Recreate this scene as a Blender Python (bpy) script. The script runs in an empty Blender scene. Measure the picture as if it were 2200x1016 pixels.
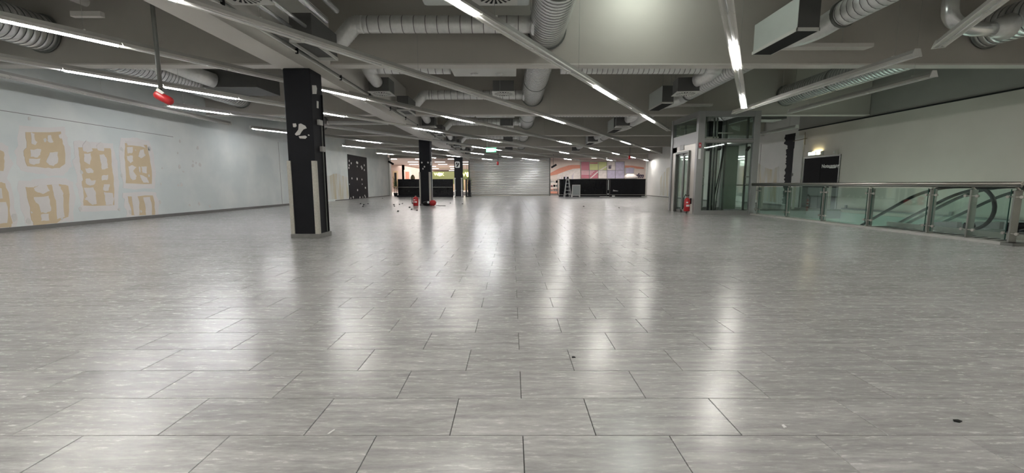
import bpy, bmesh, math, random
from mathutils import Vector, Matrix
random.seed(7)
PI = math.pi
SC = bpy.context.scene
COL = SC.collection
# ---------------------------------------------------------------- camera, world, exposure
F = 905.0; TH = math.atan(112 / 905.0); CT, ST = math.cos(TH), math.sin(TH); H = 1.03
cd = bpy.data.cameras.new('camera'); cam = bpy.data.objects.new('camera', cd); COL.objects.link(cam)
cd.sensor_fit = 'HORIZONTAL'; cd.sensor_width = 36; cd.lens = 36 * F / 2200; cd.clip_end = 300; cd.clip_start = 0.05
cam.location = (0, 0, H); cam.rotation_euler = (PI / 2 - TH, 0, 0)
SC.camera = cam
w = bpy.data.worlds.new('world'); SC.world = w; w.use_nodes = True
w.node_tree.nodes['Background'].inputs[0].default_value = (0.8, 0.86, 0.9, 1)
w.node_tree.nodes['Background'].inputs[1].default_value = 0.05
SC.view_settings.view_transform = 'Standard'; SC.view_settings.look = 'None'
SC.view_settings.gamma = 1; SC.view_settings.use_curve_mapping = False
SC.view_settings.exposure = 1.76
TUBE = 26.0      # strength of the fluorescent tubes
MALL = 2.2       # strength of the lit panels in the mall beyond

# ---------------------------------------------------------------- measuring helpers (survey of the room from the photograph)
def ray(x, y):
    u = (x - 1100) / F; v = (508 - y) / F
    return (u, CT + v * ST, -ST + v * CT)
def atZ(x, y, z):
    r = ray(x, y); t = (z - H) / r[2]; return Vector((r[0] * t, r[1] * t, z))
def atX(x, y, X):
    r = ray(x, y); t = X / r[0]; return Vector((X, r[1] * t, H + r[2] * t))
def atY(x, y, Y):
    r = ray(x, y); t = Y / r[1]; return Vector((r[0] * t, Y, H + r[2] * t))

# ---------------------------------------------------------------- materials
def nm(name):
    m = bpy.data.materials.new(name); m.use_nodes = True
    return m, m.node_tree.nodes, m.node_tree.links, m.node_tree.nodes['Principled BSDF']
def mat(name, c, rough=0.6, metal=0.0, var=0.12, scale=6.0, bump=0.0, spec=0.5, stretch=(1, 1, 1)):
    m, N, L, b = nm(name)
    tc = N.new('ShaderNodeTexCoord'); mp = N.new('ShaderNodeMapping'); mp.inputs['Scale'].default_value = stretch
    L.new(tc.outputs['Object'], mp.inputs[0])
    no = N.new('ShaderNodeTexNoise'); no.inputs['Scale'].default_value = scale; no.inputs['Detail'].default_value = 6
    L.new(mp.outputs[0], no.inputs['Vector'])
    mx = N.new('ShaderNodeMix'); mx.data_type = 'RGBA'
    mx.inputs[6].default_value = tuple(max(0, k * (1 - var)) for k in c) + (1,)
    mx.inputs[7].default_value = tuple(min(1, k * (1 + var)) for k in c) + (1,)
    L.new(no.outputs[0], mx.inputs[0]); L.new(mx.outputs[2], b.inputs['Base Color'])
    b.inputs['Roughness'].default_value = rough; b.inputs['Metallic'].default_value = metal
    b.inputs['Specular IOR Level'].default_value = spec
    if bump:
        bp = N.new('ShaderNodeBump'); bp.inputs['Strength'].default_value = bump; bp.inputs['Distance'].default_value = 0.01
        L.new(no.outputs[0], bp.inputs['Height']); L.new(bp.outputs[0], b.inputs['Normal'])
    return m
def emis(name, c, s):
    m, N, L, b = nm(name)
    b.inputs['Base Color'].default_value = (0.8, 0.8, 0.8, 1)
    b.inputs['Emission Color'].default_value = tuple(c) + (1,); b.inputs['Emission Strength'].default_value = s
    return m
def glass(name, c=(0.80, 0.90, 0.86), refl=0.06):
    m, N, L, b = nm(name); N.remove(b)
    out = N['Material Output']
    t = N.new('ShaderNodeBsdfTransparent'); t.inputs[0].default_value = tuple(c) + (1,)
    g = N.new('ShaderNodeBsdfGlossy'); g.inputs['Roughness'].default_value = 0.03; g.inputs[0].default_value = (0.9, 1, 0.96, 1)
    lw = N.new('ShaderNodeFresnel'); lw.inputs[0].default_value = 1.45
    mu = N.new('ShaderNodeMath'); mu.operation = 'MULTIPLY_ADD'; mu.inputs[1].default_value = 0.32; mu.inputs[2].default_value = refl * 0.3
    L.new(lw.outputs[0], mu.inputs[0]); mx = N.new('ShaderNodeMixShader')
    L.new(mu.outputs[0], mx.inputs[0]); L.new(t.outputs[0], mx.inputs[1]); L.new(g.outputs[0], mx.inputs[2]); L.new(mx.outputs[0], out.inputs[0])
    return m

TX0, TY0, TW, TD = 0.045, 1.628, 0.605, 0.3045     # joints of the floor: a half bond
def floor_mat():
    m, N, L, b = nm('floor_tile_stone')
    g = N.new('ShaderNodeNewGeometry'); sp = N.new('ShaderNodeSeparateXYZ'); L.new(g.outputs['Position'], sp.inputs[0])
    def M(op, a, bb=None, c=None):
        n = N.new('ShaderNodeMath'); n.operation = op
        for i, v in enumerate((a, bb, c)):
            if v is None: continue
            if isinstance(v, (int, float)): n.inputs[i].default_value = v
            else: L.new(v, n.inputs[i])
        return n.outputs[0]
    row = M('FLOOR', M('DIVIDE', M('SUBTRACT', sp.outputs[1], TY0), TD))
    par = M('FLOORED_MODULO', row, 2.0)
    col = M('FLOOR', M('DIVIDE', M('SUBTRACT', sp.outputs[0], M('MULTIPLY_ADD', par, TW / 2, TX0 - TW / 2)), TW))
    cx = N.new('ShaderNodeCombineXYZ'); L.new(row, cx.inputs[0]); L.new(col, cx.inputs[1])
    wn = N.new('ShaderNodeTexWhiteNoise'); wn.noise_dimensions = '2D'; L.new(cx.outputs[0], wn.inputs[0])
    # per tile offset of the streaks
    off = N.new('ShaderNodeVectorMath'); off.operation = 'MULTIPLY_ADD'
    L.new(wn.outputs['Color'], off.inputs[0]); off.inputs[1].default_value = (7, 7, 7); L.new(g.outputs['Position'], off.inputs[2])
    mp = N.new('ShaderNodeMapping'); mp.inputs['Scale'].default_value = (0.8, 9.0, 1); L.new(off.outputs[0], mp.inputs[0])
    n1 = N.new('ShaderNodeTexNoise'); n1.inputs['Scale'].default_value = 2.2; n1.inputs['Detail'].default_value = 8; n1.inputs['Roughness'].default_value = 0.62
    L.new(mp.outputs[0], n1.inputs['Vector'])
    n2 = N.new('ShaderNodeTexNoise'); n2.inputs['Scale'].default_value = 9; n2.inputs['Detail'].default_value = 8; n2.inputs['Roughness'].default_value = 0.7
    mp2 = N.new('ShaderNodeMapping'); mp2.inputs['Scale'].default_value = (1.4, 7.0, 1); L.new(off.outputs[0], mp2.inputs[0]); L.new(mp2.outputs[0], n2.inputs['Vector'])
    t = M('ADD', M('MULTIPLY', n1.outputs[0], 0.55), M('MULTIPLY', n2.outputs[0], 0.45))
    cr = N.new('ShaderNodeValToRGB'); L.new(t, cr.inputs[0])
    e = cr.color_ramp.elements; e[0].position = 0.34; e[0].color = (0.275, 0.270, 0.268, 1); e[1].position = 0.66; e[1].color = (0.54, 0.530, 0.522, 1)
    k = e.new(0.5); k.color = (0.395, 0.388, 0.380, 1)
    hs = N.new('ShaderNodeHueSaturation'); L.new(cr.outputs[0], hs.inputs['Color'])
    L.new(M('MULTIPLY_ADD', wn.outputs['Value'], 0.13, 0.94), hs.inputs['Value'])
    L.new(hs.outputs[0], b.inputs['Base Color'])
    L.new(M('MULTIPLY_ADD', n2.outputs[0], 0.22, 0.14), b.inputs['Roughness'])
    b.inputs['Specular IOR Level'].default_value = 0.62
    n3 = N.new('ShaderNodeTexNoise'); n3.inputs['Scale'].default_value = 38; n3.inputs['Detail'].default_value = 4; L.new(g.outputs['Position'], n3.inputs['Vector'])
    bp = N.new('ShaderNodeBump'); bp.inputs['Strength'].default_value = 0.10; bp.inputs['Distance'].default_value = 0.003
    L.new(M('ADD', n3.outputs[0], M('MULTIPLY', n1.outputs[0], 1.4)), bp.inputs['Height']); L.new(bp.outputs[0], b.inputs['Normal'])
    return m
def wall_mat(name, c, c2, stain=None):
    m, N, L, b = nm(name)
    tc = N.new('ShaderNodeNewGeometry')
    no = N.new('ShaderNodeTexNoise'); no.inputs['Scale'].default_value = 0.8; no.inputs['Detail'].default_value = 9; L.new(tc.outputs['Position'], no.inputs['Vector'])
    cr = N.new('ShaderNodeValToRGB'); L.new(no.outputs[0], cr.inputs[0]); e = cr.color_ramp.elements
    e[0].position = 0.4; e[0].color = tuple(c) + (1,); e[1].position = 0.62; e[1].color = tuple(c2) + (1,)
    L.new(cr.outputs[0], b.inputs['Base Color']); b.inputs['Roughness'].default_value = 0.75
    bp = N.new('ShaderNodeBump'); bp.inputs['Strength'].default_value = 0.12; L.new(no.outputs[0], bp.inputs['Height']); L.new(bp.outputs[0], b.inputs['Normal'])
    return m
def stain_mat(name, base, tint):          # vertical glue stains left on plaster
    m, N, L, b = nm(name)
    g = N.new('ShaderNodeNewGeometry'); mp = N.new('ShaderNodeMapping'); mp.inputs['Scale'].default_value = (3.5, 3.5, 0.5); L.new(g.outputs['Position'], mp.inputs[0])
    no = N.new('ShaderNodeTexNoise'); no.inputs['Scale'].default_value = 1.0; no.inputs['Detail'].default_value = 5; L.new(mp.outputs[0], no.inputs['Vector'])
    cr = N.new('ShaderNodeValToRGB'); L.new(no.outputs[0], cr.inputs[0]); e = cr.color_ramp.elements
    e[0].position = 0.42; e[0].color = tuple(base) + (1,); e[1].position = 0.66; e[1].color = tuple(tint) + (1,)
    L.new(cr.outputs[0], b.inputs['Base Color']); b.inputs['Roughness'].default_value = 0.8
    return m

M = dict(
    tile=floor_mat(), grout=mat('grout', (0.055, 0.055, 0.052), 0.9),
    wall=wall_mat('plaster_blue_grey', (0.60, 0.645, 0.63), (0.70, 0.73, 0.705)),
    wallr=wall_mat('plaster_beige_grey', (0.60, 0.56, 0.50), (0.63, 0.59, 0.53)),
    white=wall_mat('plaster_white', (0.66, 0.66, 0.63), (0.72, 0.71, 0.68)),
    stained=stain_mat('stained_plaster', (0.62, 0.63, 0.60), (0.55, 0.49, 0.34)),
    conc=mat('ceiling_paint', (0.47, 0.445, 0.40), 0.8, var=0.06, scale=1.2, bump=0.05),
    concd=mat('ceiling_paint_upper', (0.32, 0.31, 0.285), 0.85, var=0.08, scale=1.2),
    girder=mat('girder_paint', (0.66, 0.635, 0.59), 0.7, var=0.05, scale=1.5),
    duct=mat('galvanised_spiral', (0.86, 0.87, 0.87), 0.26, 0.75, var=0.12, scale=3),
    foil=mat('foil_sleeve', (0.84, 0.84, 0.82), 0.30, 0.4, var=0.14, scale=14, bump=0.4),
    plenum=mat('plenum_sheet', (0.13, 0.13, 0.125), 0.55, 0.5, var=0.1, scale=4),
    plenuml=mat('plenum_sheet_pale', (0.60, 0.64, 0.61), 0.5, 0.3, var=0.08, scale=2),
    dark=mat('dark_void', (0.012, 0.012, 0.012), 0.9),
    offwhite=mat('white_enamel', (0.66, 0.66, 0.62), 0.45, var=0.04),
    rail=mat('track_grey', (0.36, 0.355, 0.33), 0.5, 0.2, var=0.05),
    refl=mat('reflector_white', (0.72, 0.71, 0.66), 0.4, var=0.04),
    tubeoff=mat('unlit_tube', (0.70, 0.70, 0.68), 0.2, var=0.02),
    tube=emis('lit_tube', (1.0, 0.985, 0.95), TUBE), tubec=emis('lit_tube_cool', (0.95, 0.95, 1.0), TUBE),
    carp=mat('lift_car_panel', (0.20, 0.235, 0.19), 0.4), postm=mat('post_metal', (0.25, 0.255, 0.23), 0.35, 0.7, var=0.15),
    kerb=mat('kerb_metal', (0.50, 0.49, 0.46), 0.45, 0.2),
    seam=mat('duct_seam', (0.10, 0.10, 0.10), 0.6, var=0.1),
    steel=mat('brushed_steel', (0.46, 0.44, 0.40), 0.28, 0.85, var=0.12, scale=5, stretch=(14, 14, 1)),
    steeld=mat('steel_dark', (0.19, 0.195, 0.18), 0.35, 0.7, var=0.12, scale=5),
    alu=mat('grey_aluminium', (0.31, 0.31, 0.305), 0.4, 0.4, var=0.06, scale=3),
    glass=glass('green_glass', (0.91, 0.965, 0.945)), glassl=glass('lift_glass', (0.925, 0.965, 0.945), 0.03),
    gedge=mat('glass_edge', (0.03, 0.09, 0.07), 0.15, var=0.05),
    black=mat('black_paint', (0.012, 0.0125, 0.015), 0.6, var=0.3, scale=3, spec=0.2),
    blackg=mat('black_gloss', (0.007, 0.007, 0.009), 0.2, var=0.4, scale=5, spec=0.3),
    rubber=mat('black_rubber', (0.008, 0.008, 0.008), 0.5, var=0.2, spec=0.2),
    plaster=mat('patch_plaster', (0.62, 0.61, 0.58), 0.9, var=0.08, scale=9, bump=0.3),
    tan=mat('tan_board', (0.60, 0.485, 0.32), 0.85, var=0.10, scale=2.5),
    tanp=mat('pale_filler', (0.69, 0.66, 0.635), 0.85, var=0.06, scale=3),
    rim=mat('filler_rim', (0.70, 0.675, 0.655), 0.85, var=0.06, scale=2),
    edge=mat('raw_edge_strip', (0.50, 0.48, 0.42), 0.6, var=0.25, scale=30),
    plinth=mat('stone_plinth', (0.22, 0.215, 0.205), 0.5, var=0.2, scale=12),
    base=mat('skirting_dark', (0.16, 0.155, 0.145), 0.6, var=0.15, scale=5),
    red=mat('signal_red', (0.50, 0.018, 0.022), 0.35, var=0.12, scale=10),
    shutter=mat('shutter_aluminium', (0.66, 0.67, 0.65), 0.33, 0.75, var=0.06, scale=1.5),
    door=mat('dark_door', (0.010, 0.010, 0.011), 0.6, var=0.2, scale=2, spec=0.12),
    green=emis('sign_green', (0.10, 0.85, 0.35), .45), signw=emis('sign_white', (0.75, 1.0, 0.85), .7), lampw=emis('lamp_warm', (1.0, 0.86, 0.45), 5),
    leaf=mat('leaf_green', (0.09, 0.19, 0.05), 0.5, var=0.4, scale=9), stem=mat('stem_brown', (0.16, 0.12, 0.06), 0.7),
    pot=mat('dark_pot', (0.03, 0.03, 0.032), 0.5),
    pink=wall_mat('mall_wall_pink', (0.58, 0.45, 0.40), (0.64, 0.51, 0.45)), cream=wall_mat('mall_wall_cream', (0.66, 0.57, 0.51), (0.71, 0.62, 0.56)),
    salmon=mat('salmon_band', (0.62, 0.27, 0.19), 0.7, var=0.1), mallc=mat('mall_ceiling', (0.50, 0.44, 0.43), 0.8, var=0.05),
    mallf=mat('mall_floor', (0.50, 0.46, 0.42), 0.35, var=0.06), malll=emis('mall_light', (1.0, 0.97, 0.94), MALL),
    olive=mat('olive_wall', (0.16, 0.19, 0.08), 0.7, var=0.1), yellow=emis('yellow_letters', (0.9, 0.95, 0.05), .6),
    wood=mat('pale_wood', (0.52, 0.39, 0.25), 0.6, var=0.15, scale=8),
    white2=mat('white_lacquer', (0.74, 0.74, 0.72), 0.4, var=0.03), paper=mat('paper', (0.80, 0.80, 0.78), 0.7, var=0.02),
    greyp=mat('grey_panel', (0.40, 0.43, 0.43), 0.35, var=0.06), low=wall_mat('lower_level_green', (0.38, 0.47, 0.42), (0.43, 0.52, 0.46)),
    txt=mat('dark_lettering', (0.03, 0.02, 0.06), 0.5), foil2=mat('crumpled_foil', (0.8, 0.8, 0.8), 0.2, 1.0, var=0.2, scale=30, bump=1.0),
    pr=mat('print_raspberry', (0.42, 0.14, 0.18), 0.5, var=0.3, scale=1.5, stretch=(0.4, 1, 5)), pg=mat('print_green', (0.47, 0.50, 0.22), 0.5, var=0.2, scale=2), pv=mat('print_violet', (0.44, 0.40, 0.52), 0.5, var=0.35, scale=3), pw=mat('print_pale', (0.62, 0.57, 0.54), 0.5, var=0.3, scale=4),
)

# ---------------------------------------------------------------- mesh helpers
class MB:
    def __init__(s): s.v = []; s.f = []; s.sm = []
    def add(s, vs, fs, smooth=False):
        b = len(s.v); s.v += [tuple(p) for p in vs]; s.f += [tuple(b + i for i in f) for f in fs]; s.sm += [smooth] * len(fs); return s
    def box(s, x0, x1, y0, y1, z0, z1, rz=0, piv=None):
        vs = [Vector((x, y, z)) for z in (z0, z1) for y in (y0, y1) for x in (x0, x1)]
        if rz:
            pv = Vector(piv) if piv else Vector(((x0 + x1) / 2, (y0 + y1) / 2, 0)); R = Matrix.Rotation(rz, 3, 'Z')
            vs = [R @ (v - pv) + pv for v in vs]
        return s.add(vs, [(0, 2, 3, 1), (4, 5, 7, 6), (0, 1, 5, 4), (2, 6, 7, 3), (0, 4, 6, 2), (1, 3, 7, 5)])
    def cbox(s, x0, x1, y0, y1, z0, z1, c=0.005):      # a box with chamfered vertical and top edges
        p0 = [(x0 + c, y0), (x1 - c, y0), (x1, y0 + c), (x1, y1 - c), (x1 - c, y1), (x0 + c, y1), (x0, y1 - c), (x0, y0 + c)]
        vs = [(x, y, z0) for x, y in p0] + [(x, y, z1 - c) for x, y in p0]
        mx, my = (x0 + x1) / 2, (y0 + y1) / 2
        vs += [(x + math.copysign(c, mx - x), y + math.copysign(c, my - y), z1) for x, y in p0]
        n = 8; fs = [tuple(reversed(range(n))), tuple(range(2 * n, 3 * n))]
        for k in range(2):
            for i in range(n): j = (i + 1) % n; fs.append((k * n + i, k * n + j, (k + 1) * n + j, (k + 1) * n + i))
        return s.add(vs, fs)
    def sweep(s, pts, rs, n=14, cap=True, smooth=True):
        pts = [Vector(p) for p in pts]
        if isinstance(rs, (int, float)): rs = [rs] * len(pts)
        up = None; vs = []
        for i, p in enumerate(pts):
            d = (pts[min(i + 1, len(pts) - 1)] - pts[max(i - 1, 0)]).normalized()
            if up is None:
                up = Vector((0, 0, 1)) if abs(d.z) < 0.9 else Vector((0, 1, 0))
            a = d.cross(up).normalized(); up = a.cross(d).normalized()
            for k in range(n):
                t = 2 * PI * k / n; vs.append(p + (a * math.cos(t) + up * math.sin(t)) * rs[i])
        fs = []
        for i in range(len(pts) - 1):
            for k in range(n): j = (k + 1) % n; fs.append((i * n + k, i * n + j, (i + 1) * n + j, (i + 1) * n + k))
        s.add(vs, fs, smooth)
        if cap:
            b = len(s.v) - len(vs); s.f += [tuple(b + k for k in range(n)), tuple(b + (len(pts) - 1) * n + k for k in reversed(range(n)))]; s.sm += [False, False]
        return s
    def cyl(s, a, b, r, n=12, r2=None): return s.sweep([a, b], [r, r if r2 is None else r2], n)
    def bar(s, a, b, w, h):                # rectangular bar between two points, w across, h up
        a, b = Vector(a), Vector(b); d = (b - a).normalized(); up = Vector((0, 0, 1)) if abs(d.z) < 0.95 else Vector((0, 1, 0))
        sd = d.cross(up).normalized(); u = sd.cross(d).normalized()
        vs = [p + sd * (sx * w / 2) + u * (sz * h / 2) for p in (a, b) for sx, sz in ((-1, -1), (1, -1), (1, 1), (-1, 1))]
        return s.add(vs, [(0, 1, 2, 3), (7, 6, 5, 4), (0, 4, 5, 1), (1, 5, 6, 2), (2, 6, 7, 3), (3, 7, 4, 0)])
    def prism(s, pts, off):               # flat outline pushed along a vector
        pts = [Vector(p) for p in pts]; o = Vector(off); n = len(pts)
        fs = [tuple(range(n)), tuple(reversed(range(n, 2 * n)))]
        fs += [(i, i + n, (i + 1) % n + n, (i + 1) % n) for i in range(n)]
        return s.add(pts + [p + o for p in pts], fs)
    def profile(s, prof, a, b):           # 2-D outline (across, up) run from a to b
        a, b = Vector(a), Vector(b); d = (b - a).normalized(); sd = d.cross(Vector((0, 0, 1))).normalized()
        return s.prism([a + sd * x + Vector((0, 0, z)) for x, z in prof], b - a)
    def obj(s, name, m, parent=None, kind=None, origin=None):
        me = bpy.data.meshes.new(name)
        o0 = Vector(origin) if origin is not None else Vector((0, 0, 0))
        if parent is not None: o0 = Vector(parent['org'])
        me.from_pydata([tuple(Vector(v) - o0) for v in s.v], [], s.f); me.materials.append(M[m] if isinstance(m, str) else m)
        me.polygons.foreach_set('use_smooth', s.sm); me.validate(); me.update()
        bm = bmesh.new(); bm.from_mesh(me); bmesh.ops.recalc_face_normals(bm, faces=bm.faces); bm.to_mesh(me); bm.free()
        o = bpy.data.objects.new(name, me); COL.objects.link(o)
        if parent is not None: o.parent = parent; o['org'] = tuple(o0)
        else: o.location = o0; o['org'] = tuple(o0)
        if kind: o['kind'] = kind
        return o
def thing(name, label, cat, loc, group=None):
    o = bpy.data.objects.new(name, None); COL.objects.link(o); o.location = loc; o['org'] = tuple(loc); o.empty_display_size = 0.1
    o['label'] = label; o['category'] = cat
    if group: o['group'] = group
    return o
def tag(o, label, cat, group=None):
    o['label'] = label; o['category'] = cat
    if group: o['group'] = group
    return o
def struct(name, mb, m, parent=None): return mb.obj(name, m, parent, kind='structure')
def copy_tree(o, loc=None, label=None, parent=None, rz=None):
    c = o.copy(); COL.objects.link(c)
    if parent is not None: c.parent = parent
    if loc is not None: c.location = loc
    if rz is not None: c.rotation_euler = (0, 0, rz)
    if label: c['label'] = label
    for ch in KIDS(o): copy_tree(ch, parent=c)
    return c
def KIDS(o): return [x for x in COL.objects if x.parent == o]
def text(name, body, size, m, loc, rot, parent=None, ext=0.004, align='CENTER', off=0.0, shear=0.0):
    cu = bpy.data.curves.new(name, 'FONT'); cu.body = body; cu.size = size; cu.extrude = ext; cu.align_x = align; cu.align_y = 'CENTER'; cu.offset = off; cu.shear = shear
    cu.materials.append(M[m]); o = bpy.data.objects.new(name, cu); COL.objects.link(o); o.rotation_euler = rot
    dg = bpy.context.evaluated_depsgraph_get(); me = bpy.data.meshes.new_from_object(o.evaluated_get(dg))
    bpy.data.objects.remove(o); o = bpy.data.objects.new(name, me); COL.objects.link(o); o.rotation_euler = rot
    if parent is not None: o.parent = parent; o.location = Vector(loc) - Vector(parent['org'])
    else: o.location = loc
    return o

# ================================================================ STRUCTURE
XL, XR, YN, YF = -11.0, 12.9, -7.0, 38.4
ZC = 5.1
VX0, VY0, VY1 = 8.42, 7.25, 16.5      # the opening in the floor for the escalators
floor = struct('floor', MB().box(XL, VX0, YN, 60, -0.30, -0.006).box(VX0, XR, YN, VY0, -0.30, -0.006).box(VX0, XR, VY1, 60, -0.30, -0.006), 'grout')
def tile_mesh(x0, x1, y0, y1):
    g, c = 0.0017, 0.0012
    a, b, d, e = x0 + g, x1 - g, y0 + g, y1 - g
    vs = [(a, d, -0.006), (b, d, -0.006), (b, e, -0.006), (a, e, -0.006), (a, d, -c), (b, d, -c), (b, e, -c), (a, e, -c), (a + c, d + c, 0), (b - c, d + c, 0), (b - c, e - c, 0), (a + c, e - c, 0)]
    fs = [(8, 9, 10, 11)]
    for k in (0, 4):
        for i in range(4): j = (i + 1) % 4; fs.append((k + i, k + j, k + 4 + j, k + 4 + i))
    return vs, fs
shared = None; ntile = 0; rest = MB()
r = -22
while True:
    y0 = TY0 + r * TD; y1 = y0 + TD
    if y0 > 39: break
    xs = TX0 - (0 if r % 2 else TW / 2)
    half = 1.25 * max(y1, 0.5) + 0.4
    spans = []
    for c in range(-24, 24):
        x0 = xs + c * TW; x1 = x0 + TW
        xmax = XR if (y1 <= VY0 + 0.05 or y0 >= VY1) else VX0
        a, b = max(x0, XL), min(x1, xmax)
        if b - a < 0.02: continue
        full = (abs(b - a - TW) < 1e-6)
        if full and r >= -1 and ntile < 300 and abs((x0 + x1) / 2) < half:
            if shared is None:
                v, f = tile_mesh(-TW / 2, TW / 2, -TD / 2, TD / 2); shared = bpy.data.meshes.new('tile'); shared.from_pydata(v, [], f); shared.materials.append(M['tile'])
            o = bpy.data.objects.new('tile', shared); COL.objects.link(o); o.parent = floor; o.location = (x0 + TW / 2, y0 + TD / 2, 0); ntile += 1
        else:
            v, f = tile_mesh(a, b, y0, y1); rest.add(v, f)
    r += 1
o = rest.obj('floor_tiles', 'tile', floor); o['kind'] = 'stuff'

wl = struct('wall_left', MB().box(XL - 0.25, XL, YN, 37.9, 0, ZC), 'wall')
struct('baseboard_left', MB().box(XL, XL + 0.018, YN, 23.0, 0, 0.095), 'base')
struct('baseboard_left_far', MB().box(XL, XL + 0.015, 26.3, 37.9, 0, 0.06), 'base')
wr = struct('wall_right', MB().box(XR, XR + 0.25, YN, 19.35, -4.5, 3.42), 'wallr')
struct('wall_right_upper', MB().box(XR - 0.02, XR + 0.25, YN, 19.35, 3.46, ZC), 'concd')
struct('trim_1', MB().box(XR - 0.05, XR + 0.02, YN, 19.35, 3.42, 3.46), 'dark')
struct('wall_right_middle', MB().box(XR, XR + 0.25, 19.35, 26.0, -0.3, ZC), 'white')
struct('wall_right_far', MB().box(12.2, XR + 0.25, 26.0, YF + .3, 0, ZC), 'white')
struct('baseboard_right', MB().box(12.17, 12.2, 26.0, YF, 0, 0.07).box(XR - 0.02, XR, 18.95, 26, 0, 0.08), 'base')
struct('wall_back', MB().box(XL - 0.25, XR + 0.25, YN - 0.25, YN, -0.3, ZC), 'white')
struct('ceiling', MB().box(XL - 0.25, XR + 0.25, YN - 0.25, YF + 0.3, ZC, ZC + 0.25), 'concd')
YB = [9.17 + 6.4 * k for k in range(-2, 5)]
ZB = 3.53
for k, yb in enumerate(YB):
    struct('ceiling_beam', MB().box(XL, XR - 0.05, yb, yb + 0.24, ZB, ZC), 'conc')
    struct('ceiling_beam_flange', MB().box(XL, XR - 0.05, yb - 0.02, yb + 0.27, ZB - 0.03, ZB), 'girder')  # paler paint puts light bounced off the floor into the beam undersides
# girders along the room, on the column heads
struct('ceiling_girder', MB().box(-4.28, -3.79, YN, YF, 3.15, ZB + 0.9), 'girder')
# end of the room: fascia above the shop front
struct('fascia_wall', MB().box(XL, 12.2, YF, YF + 0.25, 3.38, ZC), 'conc')
# escalator opening: slab edge and the level below
lowr = MB().box(VX0 - 0.25, VX0, VY0, VY1, -4.5, -0.30).box(VX0, XR, VY1, VY1 + 0.2, -4.5, -0.30).box(VX0, XR, VY0 - 0.2, VY0, -4.5, -0.3)
struct('wall_below', lowr, 'low'); struct('floor_below', MB().box(VX0 - 0.2, XR, VY0 - 0.2, VY1 + 0.2, -4.6, -4.5), 'mallf')
struct('trim_slab_edge', MB().box(VX0, VX0 + 0.02, VY0, VY1, -0.30, 0.0).box(VX0, XR, VY1 - 0.02, VY1, -0.30, 0.0), 'alu')
# the greenish lining of the right wall beneath the floor level
struct('wall_right_lining', MB().box(XR - 0.03, XR, VY0, VY1, -4.5, -0.05), 'low')

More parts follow.
